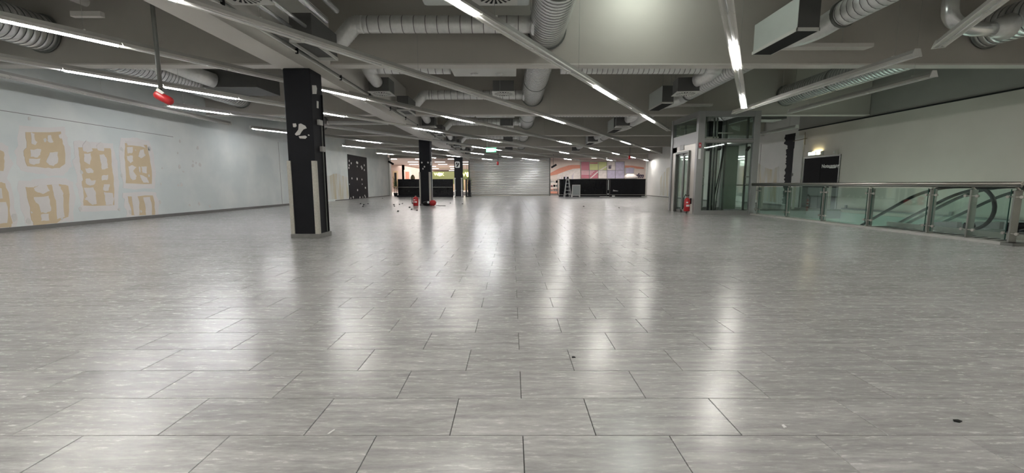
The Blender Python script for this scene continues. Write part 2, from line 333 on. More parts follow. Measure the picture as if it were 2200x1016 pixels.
# ---- patches where fittings were torn off the left wall
def AZ(p): return atX(p[0] / 3.765, 240 + p[1] / 3.765, XL)
def BZ(p): return atX(150 + p[0] / 4.84, 270 + p[1] / 4.84, XL)
def jag(pts, n=3, amp=0.02):
    out = []
    for i, p in enumerate(pts):
        q = pts[(i + 1) % len(pts)]
        for k in range(n):
            t = k / n; a = p.lerp(q, t)
            if k: a = a + Vector((0, random.uniform(-amp, amp), random.uniform(-amp, amp)))
            out.append(a)
    return out
def patch(pts, th, m, name, parent, axis=1, amp=0.02):
    v = jag([Vector((p.x, p.y, max(p.z, 0.10))) for p in pts], 3, amp)
    return MB().prism(v, (th * axis, 0, 0)).obj(name, m, parent)
def grow(pts, d):
    c = sum(pts, Vector()) / len(pts)
    return [p + (p - c).normalized() * d for p in pts]
wl['org'] = (0, 0, 0)
T = [
 (AZ, [(205,165),(490,160),(505,240),(520,300),(525,420),(480,455),(420,460),(330,450),(220,440),(200,370),(190,320),(215,290)],
  [[(245,170),(275,175),(280,230),(300,245),(280,270),(250,255)],[(385,190),(410,190),(430,245),(400,250),(380,235)],[(470,185),(495,180),(500,215),(480,215)],[(240,305),(328,302),(322,350),(300,370),(245,365)],[(230,380),(325,378),(318,415),(270,430),(235,415)],[(400,330),(465,325),(465,410),(430,440),(395,430),(370,405)]]),
 (AZ, [(205,608),(270,612),(300,600),(480,585),(550,600),(558,700),(550,850),(520,860),(460,920),(270,930),(250,860),(232,740)],
  [[(270,620),(310,590),(370,590),(400,640),(345,665),(280,640)],[(415,590),(470,585),(510,660),(510,720),(520,850),(460,870),(450,720),(430,650)],[(270,690),(390,680),(400,720),(410,800),(370,820),(330,815),(310,750),(280,720)],[(330,830),(390,825),(395,880),(330,885)]]),
 (AZ, [(-90,320),(0,310),(30,330),(35,400),(25,480),(-90,485)], [[(-60,340),(-10,345),(-5,420),(-50,430)]]),
 (AZ, [(-90,575),(0,570),(40,580),(70,680),(75,800),(100,900),(90,950),(65,955),(-80,960)], [[(-60,610),(10,620),(20,700),(-40,720)],[(-50,740),(45,730),(60,800),(55,900),(-40,905)]]),
 (BZ, [(85,225),(240,235),(420,235),(430,330),(440,450),(455,560),(460,700),(460,825),(140,830),(140,700),(122,580),(135,560),(110,440),(100,340)],
  [[(130,200),(165,155),(200,170),(235,260),(180,280),(135,260)],[(275,205),(320,170),(355,210),(350,265),(290,255)],[(145,290),(212,285),(218,350),(205,405),(145,370)],[(305,300),(345,295),(375,330),(390,400),(395,440),(330,455),(318,380)],[(155,445),(210,440),(245,470),(235,492),(175,490)],[(160,555),(200,545),(220,570),(268,568),(250,610),(205,622),(165,600)],[(330,520),(395,510),(385,565),(330,570)],[(350,610),(412,608),(400,670),(370,680),(342,665)],[(140,645),(240,640),(268,700),(270,770),(278,810),(235,825),(190,790),(150,760),(180,740)],[(350,690),(440,700),(455,760),(445,825),(370,825),(362,745)]]),
 (BZ, [(570,180),(700,185),(800,200),(830,330),(850,470),(850,605),(580,598),(575,420),(568,300)],
  [[(590,225),(650,220),(648,280),(600,290)],[(590,315),(650,310),(655,370),(625,388),(598,360)],[(730,250),(765,245),(775,310),(735,340),(708,320)],[(605,425),(650,410),(690,430),(655,470),(690,520),(685,555),(650,570),(625,540)],[(740,425),(798,425),(798,495),(755,490)],[(725,510),(760,520),(800,540),(820,595),(760,590),(740,550)],[(715,425),(730,430),(728,490),(715,470)],[(575,160),(740,170),(785,230),(700,212),(600,205)]]),
 (BZ, [(600,735),(860,725),(880,800),(885,930),(640,930),(640,900),(620,820)],
  [[(640,735),(700,735),(720,800),(720,930),(670,935),(655,840)],[(760,745),(830,740),(850,830),(850,925),(790,930),(780,820)]]),
]
for ti, (fn, outer, blobs) in enumerate(T):
    P = [fn(p) for p in outer]
    patch(grow(P, 0.17), 0.002 + .0006 * ti, 'rim', 'filler_rim', wl, amp=0.04)
    patch(P, 0.0075, 'tan', 'bare_board_patch', wl, amp=0.015)
    for b in blobs: patch([fn(p) for p in b], 0.011, 'tanp', 'filler_blob', wl, amp=0.012)
sp = MB()
for i in range(46):
    y = random.uniform(8.2, 15.5); z = random.uniform(0.2, 2.6); s = random.uniform(0.02, 0.07)
    pts = [Vector((XL, y + s * math.cos(t) * random.uniform(.5, 1.2), z + s * math.sin(t) * random.uniform(.6, 1.6))) for t in [k * PI / 3.5 for k in range(7)]]
    sp.prism(pts, (0.008, 0, 0))
o = sp.obj('plaster_specks', 'plaster', wl); o['kind'] = 'stuff'
# crack along the top of the left wall and joints between its boards
a, b = atX(-5, 236, XL), atX(372, 294, XL)
MB().bar((XL, a.y, a.z), (XL, b.y, b.z), 0.006, 0.012).obj('board_joint', 'base', wl)
MB().box(XL, XL + 0.004, 20.2, 20.22, 0.1, 3.0).obj('board_joint', 'base', wl)
# dark panel and stained plaster further along the left wall
a = atX(745.6, 331, XL); b = atX(787, 338, XL)
bp = thing('black_wall_panel', 'tall black painted panel with white plaster spots on left wall', 'panel', (XL, (a.y + b.y) / 2, 0))
MB().cbox(XL, XL + 0.03, a.y, b.y, 0.03, a.z, 0.008).obj('panel_face', 'black', bp)
for (px, py) in [(475,375),(475,440),(470,478),(505,412),(585,400),(598,405),(592,457),(652,460),(660,492),(695,440),(695,508),(665,478),(515,630),(590,640),(660,648),(477,715),(665,715),(712,768),(598,802),(535,905),(500,925),(632,915),(675,912),(712,910),(702,880)]:
    q = atX(680 + px / 6.772, 290 + py / 6.772, XL + 0.03); s = random.uniform(0.05, 0.09)
    if q.y < a.y + .1 or q.y > b.y - .1: q.y = min(max(q.y, a.y + .1), b.y - .1)
    q.z = max(q.z, 0.1)
    MB().prism([q + Vector((0, s * math.cos(t) * 1.3 * random.uniform(.7, 1.2), s * math.sin(t) * random.uniform(.8, 1.3))) for t in [k * PI / 3 for k in range(6)]], (0.005, 0, 0)).obj('plaster_spot', 'plaster', bp)
stn = MB().prism(jag([Vector((XL, 24.0, 0.1)), Vector((XL, a.y - 0.1, 0.1)), Vector((XL, a.y - 0.1, 1.5)), Vector((XL, 26.5, 1.7)), Vector((XL, 25, 1.5)), Vector((XL, 24, 1.5))], 4, 0.06), (0.004, 0, 0)).obj('stained_plaster', 'stained', wl)

# ================================================================ COLUMNS
def column(cx0, cx1, y0, y1, ztop, label, n):
    t = thing('square_column', label, 'column', ((cx0 + cx1) / 2, (y0 + y1) / 2, 0), None)
    MB().cbox(cx0 + 0.02, cx1 - 0.02, y0 + 0.02, y1 - 0.02, 0.0, ztop, 0.012).obj('shaft', 'black', t)
    MB().cbox(cx0 - 0.01, cx1 + 0.01, y0 - 0.01, y1 + 0.01, 0, 0.085, 0.006).obj('plinth', 'plinth', t)
    return t
# --- the near one
def colp(x, y): return atY(x, y, 8.07)
c1 = column(-4.24, -3.70, 8.04, 8.56, 3.15, 'black painted square column nearest the camera with metal corner strips', 1)
for x0, x1, y0, y1 in ((-4.24, -4.17, 8.03, 8.06), (-3.775, -3.70, 8.03, 8.06), (-3.72, -3.695, 8.04, 8.11), (-4.245, -4.22, 8.04, 8.11)):
    MB().cbox(x0, x1, y0, y1, 0.085, 1.47, 0.004).obj('corner_strip', 'edge', c1)
def cpatch(pts, parent, Y):
    v = [atY(600 + x / 2.671, 140 + y / 2.671, Y) for x, y in pts]
    MB().prism(v, (0, -0.006, 0)).obj('plaster_patch', 'plaster', parent)
for pts in [[(78,335),(96,334),(100,350),(92,357),(80,355)],[(112,338),(125,335),(150,348),(158,362),(140,368),(130,380),(118,400),(98,404),(90,396),(110,370)],[(112,408),(150,404),(160,412),(150,422),(118,420)],[(166,397),(174,400),(172,406),(165,403)]]: cpatch(pts, c1, 8.058)
def spatch(pts, parent, X):
    v = [atX(600 + x / 2.671, 140 + y / 2.671, X) for x, y in pts]
    MB().prism(v, (0.006, 0, 0)).obj('plaster_patch', 'plaster', parent)
for pts in [[(187,115),(210,116),(215,135),(212,165),(190,165)],[(214,205),(224,208),(224,248),(214,245)]]: spatch(pts, c1, -3.722)
for (py, dy) in ((332, 8.30), (480, 8.36)):
    q = atX(600 + 232 / 2.671, 140 + py / 2.671, -3.72)
    MB().cbox(-3.72, -3.66, dy - 0.07, dy + 0.07, q.z - 0.05, q.z + 0.05, 0.006).obj('junction_box', 'rail', c1)
MB().cyl((-3.70, 8.46, 0.10), (-3.70, 8.46, 2.75), 0.018, 10).obj('cable_pipe', 'rubber', c1)
MB().cbox(-3.725, -3.70, 8.40, 8.425, 0.10, 2.2, 0.003).obj('cable_cover', 'steeld', c1)
# --- the second
c2 = column(-4.50, -3.93, 20.60, 21.15, 3.18, 'black column in mid room with fire extinguisher standing at its foot', 2)
for x0, x1 in ((-4.50, -4.44), (-4.03, -3.93)):
    MB().cbox(x0, x1, 20.59, 20.62, 0.085, 1.62, 0.004).obj('corner_strip', 'edge', c2)
for px, py, s in ((730,162,15),(843,162,15),(778,238,15),(752,276,14)):
    q = atY(820 + px / 8.47, 330 + py / 8.47, 20.615); k = s / 8.47 * 20.6 / F
    MB().prism([q + Vector((k * math.cos(t) * random.uniform(.7, 1.2), 0, 1.2 * k * math.sin(t))) for t in [i * PI / 3 for i in range(6)]], (0, -0.008, 0)).obj('plaster_patch', 'plaster', c2)
MB().cyl((-3.93, 20.9, 0.1), (-3.93, 20.9, 2.6), 0.02, 8).obj('cable_pipe', 'white2', c2)
MB().cbox(-3.96, -3.88, 20.66, 20.74, 1.95, 2.12, 0.004).obj('junction_box', 'white2', c2)
# --- the third
c3 = column(-4.58, -3.90, 33.6, 34.1, 3.18, 'dark grey column in front of the far shelving, white emblem plate high up', 3)
for x0, x1 in ((-4.56, -4.48), (-4.02, -3.94)):
    MB().cbox(x0, x1, 33.57, 33.6, 0.085, 1.52, 0.004).obj('guard_rail', 'white2', c3)
    for z in (1.5, 0.55): MB().cbox(x0 - 0.02, x1 + 0.03, 33.55, 33.6, z - 0.04, z + 0.04, 0.004).obj('bracket', 'paper', c3)
q0 = atY(977.5, 347, 33.6); q1 = atY(988.0, 360.5, 33.6)
def rrect(x0, x1, z0, z1, r, y):
    pts = []
    for cx, cz, a0 in ((x1 - r, z1 - r, 0), (x0 + r, z1 - r, 90), (x0 + r, z0 + r, 180), (x1 - r, z0 + r, 270)):
        for k in range(4): a = math.radians(a0 + k * 30); pts.append(Vector((cx + r * math.cos(a), y, cz + r * math.sin(a))))
    return pts
MB().prism(rrect(q0.x, q1.x, q1.z, q0.z, 0.08, 33.6), (0, -0.02, 0)).obj('emblem_plate', 'paper', c3)
cx, cz, w_, h_ = (q0.x + q1.x) / 2, (q0.z + q1.z) / 2, (q1.x - q0.x) / 2, (q0.z - q1.z) / 2
for P in ([(-.65,.1),(-.6,.6),(-.1,.75),(.0,.45),(-.35,.1),(-.3,-.35)], [(.6,.7),(.75,.2),(.2,-.6),(-.4,-.75),(-.5,-.55),(.1,0),(.3,.4)], [(-.1,.25),(.15,.6),(.3,.7),(.1,.1),(-.25,-.3)]):
    MB().prism([Vector((cx + a * w_, 33.58, cz + b * h_)) for a, b in P], (0, -0.006, 0)).obj('emblem_mark', 'black', c3)

# ================================================================ LIGHT TRACKS
ZL = 3.08; A30 = math.radians(30); DU = Vector((math.cos(A30), -math.sin(A30), 0)); DV = Vector((math.sin(A30), math.cos(A30), 0))
def P_uv(u, v, z=ZL): p = DU * u + DV * v; return Vector((p.x, p.y, z))
def top_z(x, y):
    def near(X, r): return abs(x - X) < r
    if near(.72, .45): return 3.80
    if near(-9.7, .42): return 3.74
    if near(9.8, .40): return 3.82
    if near(-4.03, .27): return 3.15
    for k in range(-1, 5):
        yb = 9.17 + 6.4 * k
        if yb - .03 < y < yb + .28: return 3.50
        if abs(y - (yb - .66)) < .25 and -3.7 < x < .4: return 3.30 if x < -3 else 3.86
        if yb - 2.05 < y < yb - .3 and (-3.65 < x < -3.2): return 3.30
        if yb - 2.0 < y < yb - .3 and (4.7 < x < 6.0): return 3.50
        if abs(x - 5.75) < .28: return 3.66
        if abs(y - (yb + 1.15)) < .5 and (-3.7 < x < .3 or 1 < x < 5.1): return 3.52
        if yb + 1.9 < y < yb + 3.3 and (-3.8 < x < -3.0 or -.6 < x < .2 or 4.2 < x < 4.95): return 3.36
    return ZC
def track(pt, v0, v1, lit, label, cool=False, caps=True, wires=True, group=None, z=ZL):
    base = pt((v0 + v1) / 2)
    t = thing('light_track', label, 'ceiling light', tuple(base), group)
    up = Vector((0, 0, 1))
    a, b = pt(v0), pt(v1)
    MB().profile([(-0.03, 0.055), (0.03, 0.055), (0.03, 0.11), (-0.03, 0.11)], a, b).obj('mounting_rail', 'rail', t)
    n = max(1, round((v1 - v0) / 1.5)); L = (v1 - v0) / n
    # dark and lit modules, each with its own housing and tube
    cuts = sorted(lit); segs = []; cur = v0
    for s in cuts:
        while s - cur > 2.2: segs.append((cur, cur + 1.5, False)); cur += 1.5
        if s - cur > 0.05: segs.append((cur, s, False))
        segs.append((s, s + 1.5, True)); cur = s + 1.5
    while v1 - cur > 2.2: segs.append((cur, cur + 1.5, False)); cur += 1.5
    if v1 - cur > 0.1: segs.append((cur, v1, False))
    for s, e, on in segs:
        a, b = pt(s + 0.006), pt(e - 0.006)
        h = MB().profile([(-0.035, 0.055), (-0.075, 0.005), (-0.078, 0.0), (-0.06, 0.0), (-0.025, 0.03), (0.025, 0.03), (0.06, 0.0), (0.078, 0.0), (0.075, 0.005), (0.035, 0.055)], a, b).obj('reflector_housing', 'refl', t)
        k = 0.03 / (e - s)
        a2, b2 = a.lerp(b, k) + up * 0.0, b.lerp(a, k) + up * 0.0
        if on: MB().cyl(a2, b2, 0.019, 8).obj('lit_tube', 'tubec' if cool else 'tube', t)
        elif e - s > .5: MB().cyl(a2, b2, 0.010, 6).obj('unlit_tube', 'tubeoff', t)
    if caps:
        d = (pt(v1) - pt(v0)).normalized()
        for q, sgn in ((pt(v0), -1), (pt(v1), 1)):
            MB().profile([(-0.082, -0.006), (0.082, -0.006), (0.04, 0.115), (-0.04, 0.115)], q, q + d * sgn * 0.02).obj('end_cap', 'offwhite', t)
    if wires:
        v = v0 + 0.4
        while v < v1:
            q = pt(v)
            MB().cyl(q + up * 0.11, Vector((q.x, q.y, top_z(q.x, q.y))), 0.003, 4).obj('hanger_wire', 'rail', t)
            MB().bar(q + up * 0.115 - DU * 0.04, q + up * 0.115 + DU * 0.04, 0.02, 0.012).obj('hanger_clip', 'offwhite', t)
            v += 3.0
    return t
rows = [
 (2.25, -6.0, 9.0, [-1.5, 3.0], False, 'unlit pale light track ending before the far right ceiling ducts'),
 (-0.43, -6.0, 13.34, [-4.5, 0.0, 7.35, 11.8], False, 'steepest light track, two lit tubes above the escalator side'),
 (-3.09, -4.5, 17.5, [-4.0, -1.0, 3.0, 8.9, 13.35], False, 'light track crossing the big silver duct and ending at the lift'),
 (-5.78, -6.0, 29.8, [-4.5, 1.0, 12.05, 20.7, 25.2], False, 'light track passing over the first beam in mid ceiling'),
 (-8.38, -4.0, 39.5, [-3.0, 1.3, 5.9, 10.4, 19.1, 23.5, 27.8, 32.3, 36.8], False, 'light track running past the nearest column, lit at the upper left'),
 (-11.03, 1.2, 37.5, [2.8, 4.3, 7.4, 11.95, 16.4, 25.2, 35.0], True, 'light track with two lit tubes in a row beside the red capsule'),
 (-13.60, 5.35, 35.5, [5.4, 19.2, 20.7, 32.0], True, 'light track starting with a lit tube just below the red capsule'),
 (-16.38, 9.0, 34.5, [9.05, 13.8, 19.1, 23.0, 26.9, 30.0, 31.5], True, 'light track starting with a lit tube left of the nearest column'),
 (-19.35, 15.3, 31.5, [15.35, 19.8, 24.2, 28.7], False, 'light track beginning behind the nearest column near black wall panel'),
 (-21.9, 20.0, 27.0, [20.05, 24.5], False, 'light track furthest along the left wall above the black panel'),
]
for u, v0, v1, lit, cool, lab in rows:
    track(lambda v, u=u: P_uv(u, v), v0, v1, lit, lab, cool)
for X, y0, y1, lab in ((6.52, 7.1, 12.7, 'unlit light track hanging before the lift, longest of the three on the right'),
                       (8.08, 8.4, 12.6, 'unlit light track hanging beside the longest one, over the escalator opening'),
                       (10.42, 15.8, 18.2, 'short unlit light track by the peeled black wall strip'),
                       (-9.80, -2.0, 15.0, 'unlit light track parallel to the patched left wall')):
    track(lambda v, X=X: Vector((X, v, ZL)), y0, y1, [], lab)
track(lambda v: Vector((10.9, v, ZL)), -5.0, 7.0, [-4.5, -1.5, 1.5, 4.0, 5.5], 'added unseen lit light track over the near end of the escalators')  # added out of view to brighten the right side
track(lambda v: Vector((6.3, v, ZL)), -6.0, 3.0, [-5.0, -2.0, 1.0], 'added lit light track over the right side of the hall behind the viewer')  # added behind the camera to brighten the near floor
track(lambda v: Vector((-5.5, v, ZL)), -6.0, 1.0, [-5.0, -2.5, -.8], 'added lit light track over the left side of the hall behind the viewer')  # another added track, filling in light from behind the camera
track(lambda v: Vector((v, 15.05, 3.10)), -6.4, -4.35, [], 'short unlit track set crosswise behind the nearest column')

# ================================================================ DUCTS
def spiral_pts(a, b, r, pitch=0.12, g=0.008):
    a, b = Vector(a), Vector(b); L = (b - a).length; pts = [a]; rs = [r]; s = pitch
    while s < L - 0.02:
        for o, rr in ((-0.012, r), (0, r - g), (0.012, r)): pts.append(a.lerp(b, (s + o) / L)); rs.append(rr)
        s += pitch
    pts.append(b); rs.append(r); return pts, rs
SEAMS = []
class SpiralDuct(MB):
    def obj(s, name, m, parent=None, kind=None, origin=None):
        o = MB.obj(s, name, m, parent, kind, origin)
        q = s.seam.obj('seam_rings', 'seam', parent); q['kind'] = 'stuff'
        return o
def spiral(a, b, r, n=24, pitch=0.12, g=0.008, cap=True):
    p, rs = spiral_pts(a, b, r, pitch, g); o = SpiralDuct().sweep(p, rs, n, cap)
    a, b = Vector(a), Vector(b); L = (b - a).length; o.seam = MB(); k = pitch
    wd = 0.006 if r < .3 else 0.007
    while k < L - 0.02: o.seam.sweep([a.lerp(b, (k - wd) / L), a.lerp(b, (k + wd) / L)], r + 0.001, n, False); k += pitch
    return o
def elbow(pts, r, n=16, k=5, ridge=0.0):
    pts = [Vector(p) for p in pts]; out = [pts[0]]
    for i in range(1, len(pts) - 1):
        a, b, c = pts[i - 1], pts[i], pts[i + 1]
        d = min((a - b).length, (c - b).length) * 0.45
        p0 = b + (a - b).normalized() * d; p2 = b + (c - b).normalized() * d
        for j in range(k + 1):
            t = j / k; out.append(p0 * (1 - t) ** 2 + b * 2 * t * (1 - t) + p2 * t * t)
    out.append(pts[-1])
    if ridge:
        # resample with corrugation
        res = []; rs = []
        for i in range(len(out) - 1):
            L = (out[i + 1] - out[i]).length; m_ = max(2, int(L / 0.03))
            for j in range(m_): res.append(out[i].lerp(out[i + 1], j / m_)); rs.append(r + (ridge if len(rs) % 2 else 0))
        res.append(out[-1]); rs.append(r); return MB().sweep(res, rs, n)
    return MB().sweep(out, r, n)
ZM = 3.82 + 0.37
bays = [(YB[i] + 0.27, YB[i + 1] - 0.02) for i in range(1, len(YB) - 1)]
def trunk(X, r, zc, label, i0, i1, tops=True):
    t = thing('ventilation_duct', label, 'duct', (X, bays[i0][0], zc))
    for i in range(i0, i1):
        y0, y1 = bays[i]
        spiral((X, y0, zc), (X, y1, zc), r, 28).obj('duct_section', 'duct', t)
        ym = y0 + (y1 - y0) * 0.62
        MB().sweep([(X, ym - 0.02, zc), (X, ym + 0.02, zc)], r + 0.012, 28).obj('joint_band', 'steeld', t)
        MB().sweep([(X, y1 - 0.03, zc), (X, y1, zc)], r + 0.03, 28).obj('wall_collar', 'steeld', t)
        for yy in (y0 + 1.2, y1 - 1.0):
            MB().cyl((X - r - 0.01, yy, zc), (X - r - 0.01, yy, ZC), 0.006, 4).obj('hanger_rod', 'rail', t)
    return t
main = trunk(0.72, 0.37, ZM, 'large silver spiral duct running down the room centre', 0, 5)
trunk(-9.70, 0.36, 4.12, 'large round duct along the patched left wall', 0, 3)
trunk(9.80, 0.34, 4.18, 'large duct above the escalators near the right wall', 0, 3)

def swirl(cx, cy, z, s, label, rz=0.0, boxh=0.36, fr=0.0):
    t = thing('swirl_diffuser', label, 'air vent', (cx, cy, z))
    MB().box(cx - s / 2, cx + s / 2, cy - s / 2, cy + s / 2, z, z + 0.015, rz).obj('face_plate', 'offwhite', t)
    MB().sweep([(cx, cy, z - 0.002), (cx, cy, z + 0.002)], s * 0.41, 24, True, False).obj('dark_opening', 'dark', t)
    bl = MB()
    for k in range(20):
        a = 2 * PI * k / 20 + rz; d = Vector((math.cos(a), math.sin(a), 0)); n_ = Vector((-d.y, d.x, 0))
        p = Vector((cx, cy, z - 0.006))
        q = [p + d * s * 0.08 - n_ * 0.006, p + d * s * 0.08 + n_ * 0.006, p + d * s * 0.42 + n_ * (s * 0.038) + n_ * 0.02, p + d * s * 0.42 - n_ * (s * 0.02) + n_ * 0.02]
        MB().prism(q, (0, 0, 0.004)).obj('vane', 'offwhite', t)
    MB().sweep([(cx, cy, z - 0.008), (cx, cy, z + 0.002)], s * 0.085, 12).obj('hub', 'offwhite', t)
    b = s * 0.46
    MB().box(cx - b, cx + b, cy - b, cy + b, z + 0.015, z + boxh, rz).obj('plenum_box', 'plenum', t)
    return t
names = ['first', 'second', 'third', 'fourth', 'fifth']
pos = ['before the first beam', 'between first and second beams', 'between second and third beams', 'between third and fourth beams', 'behind the fourth beam']
for i, (y0, y1) in enumerate(bays):
    yb = y1 + 0.02            # front of the beam that closes this bay
    yp = y0 - 0.27            # front of the beam that opens it
    # branch on the left, in front of the closing beam
    sh = 0.6 if i == 0 else 0
    yd = yb - 0.66; zd = H + 3.04
    t = thing('branch_duct', 'foil branch duct left of the centre duct, ' + pos[i], 'duct', (-1.2, yd, zd)); tb = t
    spiral((0.34, yd, zd), (-2.85, yd, zd), 0.155, 16, 0.22, 0.006).obj('straight_sleeve', 'foil', t)
    elbow([(-2.84, yd, zd), (-3.02, yd, zd), (-3.30, yd, zd - 0.30), (-3.45, yd, zd - 0.36)], 0.155, 16, 5, 0.008).obj('bend', 'foil', t)
    MB().sweep([(0.42, yd, zd), (0.345, yd, zd)], [0.22, 0.165], 16).obj('branch_saddle', 'duct', main)
    # open plenum on the left
    t = thing('exhaust_box', 'dark open duct box beside the girder, ' + pos[i], 'duct box', (-3.42, yb - 1.4, 3.33))
    x0, x1, ya, yb2, zb = -3.60, -3.24, yb - 2.0, yb - 1.0, H + 2.28
    MB().box(x0, x1, ya, yb2, zb + 0.06, zb + 0.46).obj('casing', 'plenum', t)
    fr = MB().box(x0 - .01, x1 + .01, ya - .01, ya + .012, zb, zb + .05).box(x0 - .01, x1 + .01, yb2 - .012, yb2 + .01, zb, zb + .05).box(x0 - .01, x0 + .012, ya, yb2, zb, zb + .05).box(x1 - .012, x1 + .01, ya, yb2, zb, zb + .05)
    fr.obj('bottom_frame', 'offwhite', t)
    elbow([(-3.42, yb2 + .05, zb + .27), (-3.42, yb2 + 0.2, zb + .30), (-3.44, yd, zd - 0.36)], 0.14, 12).obj('neck', 'foil', tb)
    # distribution duct behind the opening beam and the swirl outlets
    yq = yp + 1.15; zq = H + 2.73
    t = thing('distribution_duct', 'foil duct feeding left swirl outlet, ' + pos[i], 'duct', (-2.4, yq, zq))
    spiral((-1.45, yq, zq), (-3.15, yq, zq), 0.15, 16, 0.17, 0.006).obj('straight_sleeve', 'foil', t)
    elbow([(-3.14, yq, zq), (-3.42, yq, zq), (-3.42, yq + 0.45, zq - 0.12), (-3.42, yq + 0.75, zq - 0.16)], 0.14, 14, 5, 0.006).obj('bend', 'foil', t)
    t = thing('ceiling_cassette', 'white flat ceiling unit by the centre duct, ' + pos[i], 'air unit', (-0.65, yq, zq))
    if i == 0: MB().cbox(-1.35, 0.26, yq - 0.5, yq + 3.0, zq + 0.02, zq + 0.28, 0.03).obj('casing', 'plenuml', t)
    else: MB().cbox(-1.40, 0.10, yq - 0.35, yq + 0.35, zq - 0.12, zq + 0.14, 0.02).obj('casing', 'offwhite', t)
    zo = 0.0 if i == 0 else -.14
    for dx in (-0.9, -0.3): MB().sweep([(dx, yq + .1, zq + zo - .01), (dx, yq + .1, zq + zo + .02)], [0.06, 0.09], 12).obj('round_outlet', 'white2', t)
    t = thing('distribution_duct', 'foil duct feeding right swirl outlet, ' + pos[i], 'duct', (3, yq, zq))
    spiral((1.15, yq, zq), (4.55, yq, zq), 0.15, 16, 0.12, 0.006).obj('straight_sleeve', 'foil', t)
    elbow([(4.54, yq, zq), (4.86, yq, zq), (4.80, yq + 0.4, zq - 0.10), (4.64, yq + 0.70, zq - 0.14)], 0.15, 14).obj('bend', 'foil', t)
    swirl(-3.41, yp + 2.25 + sh, H + 2.35, 0.56, 'white swirl outlet beside the girder, ' + pos[i])
    swirl(-0.22, yp + 2.25 + sh, H + 2.35, 0.58, 'white swirl outlet under the ceiling unit, ' + pos[i], boxh=0.28)
    swirl(4.55, yp + 2.25, H + 2.35, 0.58, 'white swirl outlet right of the centre duct, ' + pos[i], rz=-0.12)
    # right hand: lengthwise duct, elbow, open box
    if i < 4:
        t = thing('supply_duct', 'ribbed silver duct lengthwise right of centre, ' + pos[i], 'duct', (5.75, yb - 3, H + 2.92))
        spiral((5.78, y0 + 0.3, H + 2.98), (5.72, yb - 1.45, H + 2.92), 0.21, 18, 0.13, 0.008).obj('straight_sleeve', 'foil', t)
        elbow([(5.72, yb - 1.46, H + 2.92), (5.72, yb - 0.95, H + 2.88), (5.45, yb - 0.85, H + 2.78), (5.16, yb - 0.85, H + 2.74)], 0.19, 16).obj('bend', 'foil', t)
        MB().sweep([(5.72, yb - 1.52, H + 2.92), (5.72, yb - 1.46, H + 2.92)], 0.23, 18).obj('joint_band', 'steeld', t)
        t = thing('exhaust_box', 'open sheet box ending right supply duct, ' + pos[i], 'duct box', (4.95, yb - 1.1, H + 2.5))
        bx = MB(); zb = H + 2.55
        bx.box(4.77, 5.13, yb - 1.75, yb - 0.45, zb + 0.05, zb + 0.55); bx.obj('casing', 'plenuml', t); MB().box(4.77, 5.13, yb - 1.762, yb - 1.75, zb + .05, zb + .55).obj('shaded_front', 'plenum', t)  # dark plate puts the shade of the front face into its colour
        MB().box(4.76, 5.14, yb - 1.76, yb - 0.44, zb + 0.0, zb + 0.03).obj('dark_opening', 'dark', t)
        MB().box(4.755, 5.145, yb - 1.765, yb - 1.75, zb - 0.004, zb + 0.05).box(4.755, 4.77, yb - 1.765, yb - .435, zb - 0.004, zb + 0.05).box(5.13, 5.145, yb - 1.765, yb - .435, zb - 0.004, zb + 0.05).obj('bottom_frame', 'offwhite', t)
        for dx in (4.82, 5.08): MB().cyl((dx, yb - 1.6, zb + 0.55), (dx, yb - 1.6, ZC), 0.008, 5).obj('hanger_rod', 'rail', t)
# crumpled foil on the near right bend
fo = MB(); c0 = Vector((5.42, 7.45, H + 3.02))
for k in range(14):
    a = c0 + Vector([random.uniform(-.11, .11) for _ in range(3)]); pts = [a + Vector([random.uniform(-.07, .07) for _ in range(3)]) for _ in range(3)]
    fo.add(pts, [(0, 1, 2)])
# pipes and conduit beside the girder
t = thing('pipe_bundle', 'parallel thin pipes beside the girder above the near left', 'pipes', (-3.2, 5, H + 2.6))
for X, Z, r_ in ((-3.55, 2.50, 0.035), (-3.32, 2.52, 0.03), (-2.98, 2.6, 0.045), (-2.80, 2.75, 0.04)):
    MB().cyl((X, 6.0, H + Z), (X, 7.12, H + Z), r_, 10).obj('pipe', 'duct' if r_ < .05 else 'rail', t)
t = thing('cable_conduit', 'pale cable conduit clipped along the right face of the girder', 'conduit', (-3.77, 5, H + 2.3))
MB().cyl((-3.77, 0, H + 2.30), (-3.77, 33, H + 2.30), 0.016, 8).obj('conduit', 'offwhite', t)
MB().cyl((-3.77, 0, H + 2.36), (-3.77, 33, H + 2.36), 0.013, 8).obj('conduit', 'steeld', t)
for k in range(16): MB().box(-3.788, -3.745, 2 + k * 1.9, 2.03 + k * 1.9, H + 2.27, H + 2.38).obj('clip', 'rubber', t)
# left bay: branch and cassette visible under the first beam
t = thing('branch_duct', 'pale duct bend with sheet box over the left light tracks', 'duct', (-8.5, 10.6, H + 2.8))
spiral((-9.28, 10.5, H + 2.95), (-8.55, 10.5, H + 2.9), 0.2, 16, 0.12, 0.008).obj('straight_sleeve', 'foil', t)
elbow([(-8.56, 10.5, H + 2.9), (-8.3, 10.5, H + 2.9), (-7.9, 10.9, H + 2.72), (-7.7, 11.3, H + 2.66)], 0.18, 14).obj('bend', 'foil', t)
MB().box(-8.0, -6.6, 11.3, 12.4, H + 2.5, H + 2.95).obj('sheet_box', 'plenum', t)
# pipe stub near the first beam on the left
t = thing('drain_pipe', 'grey pipe with bracket plate in front of the first beam at upper left', 'pipe', (-6.9, 6.5, H + 3))
MB().cyl((-7.4, 5.0, H + 3.05), (-6.95, 7.3, H + 2.95), 0.07, 12).obj('pipe', 'girder', t)
MB().cbox(-7.2, -6.7, 7.25, 7.33, H + 2.72, H + 2.80, 0.004).obj('bracket_plate', 'girder', t)
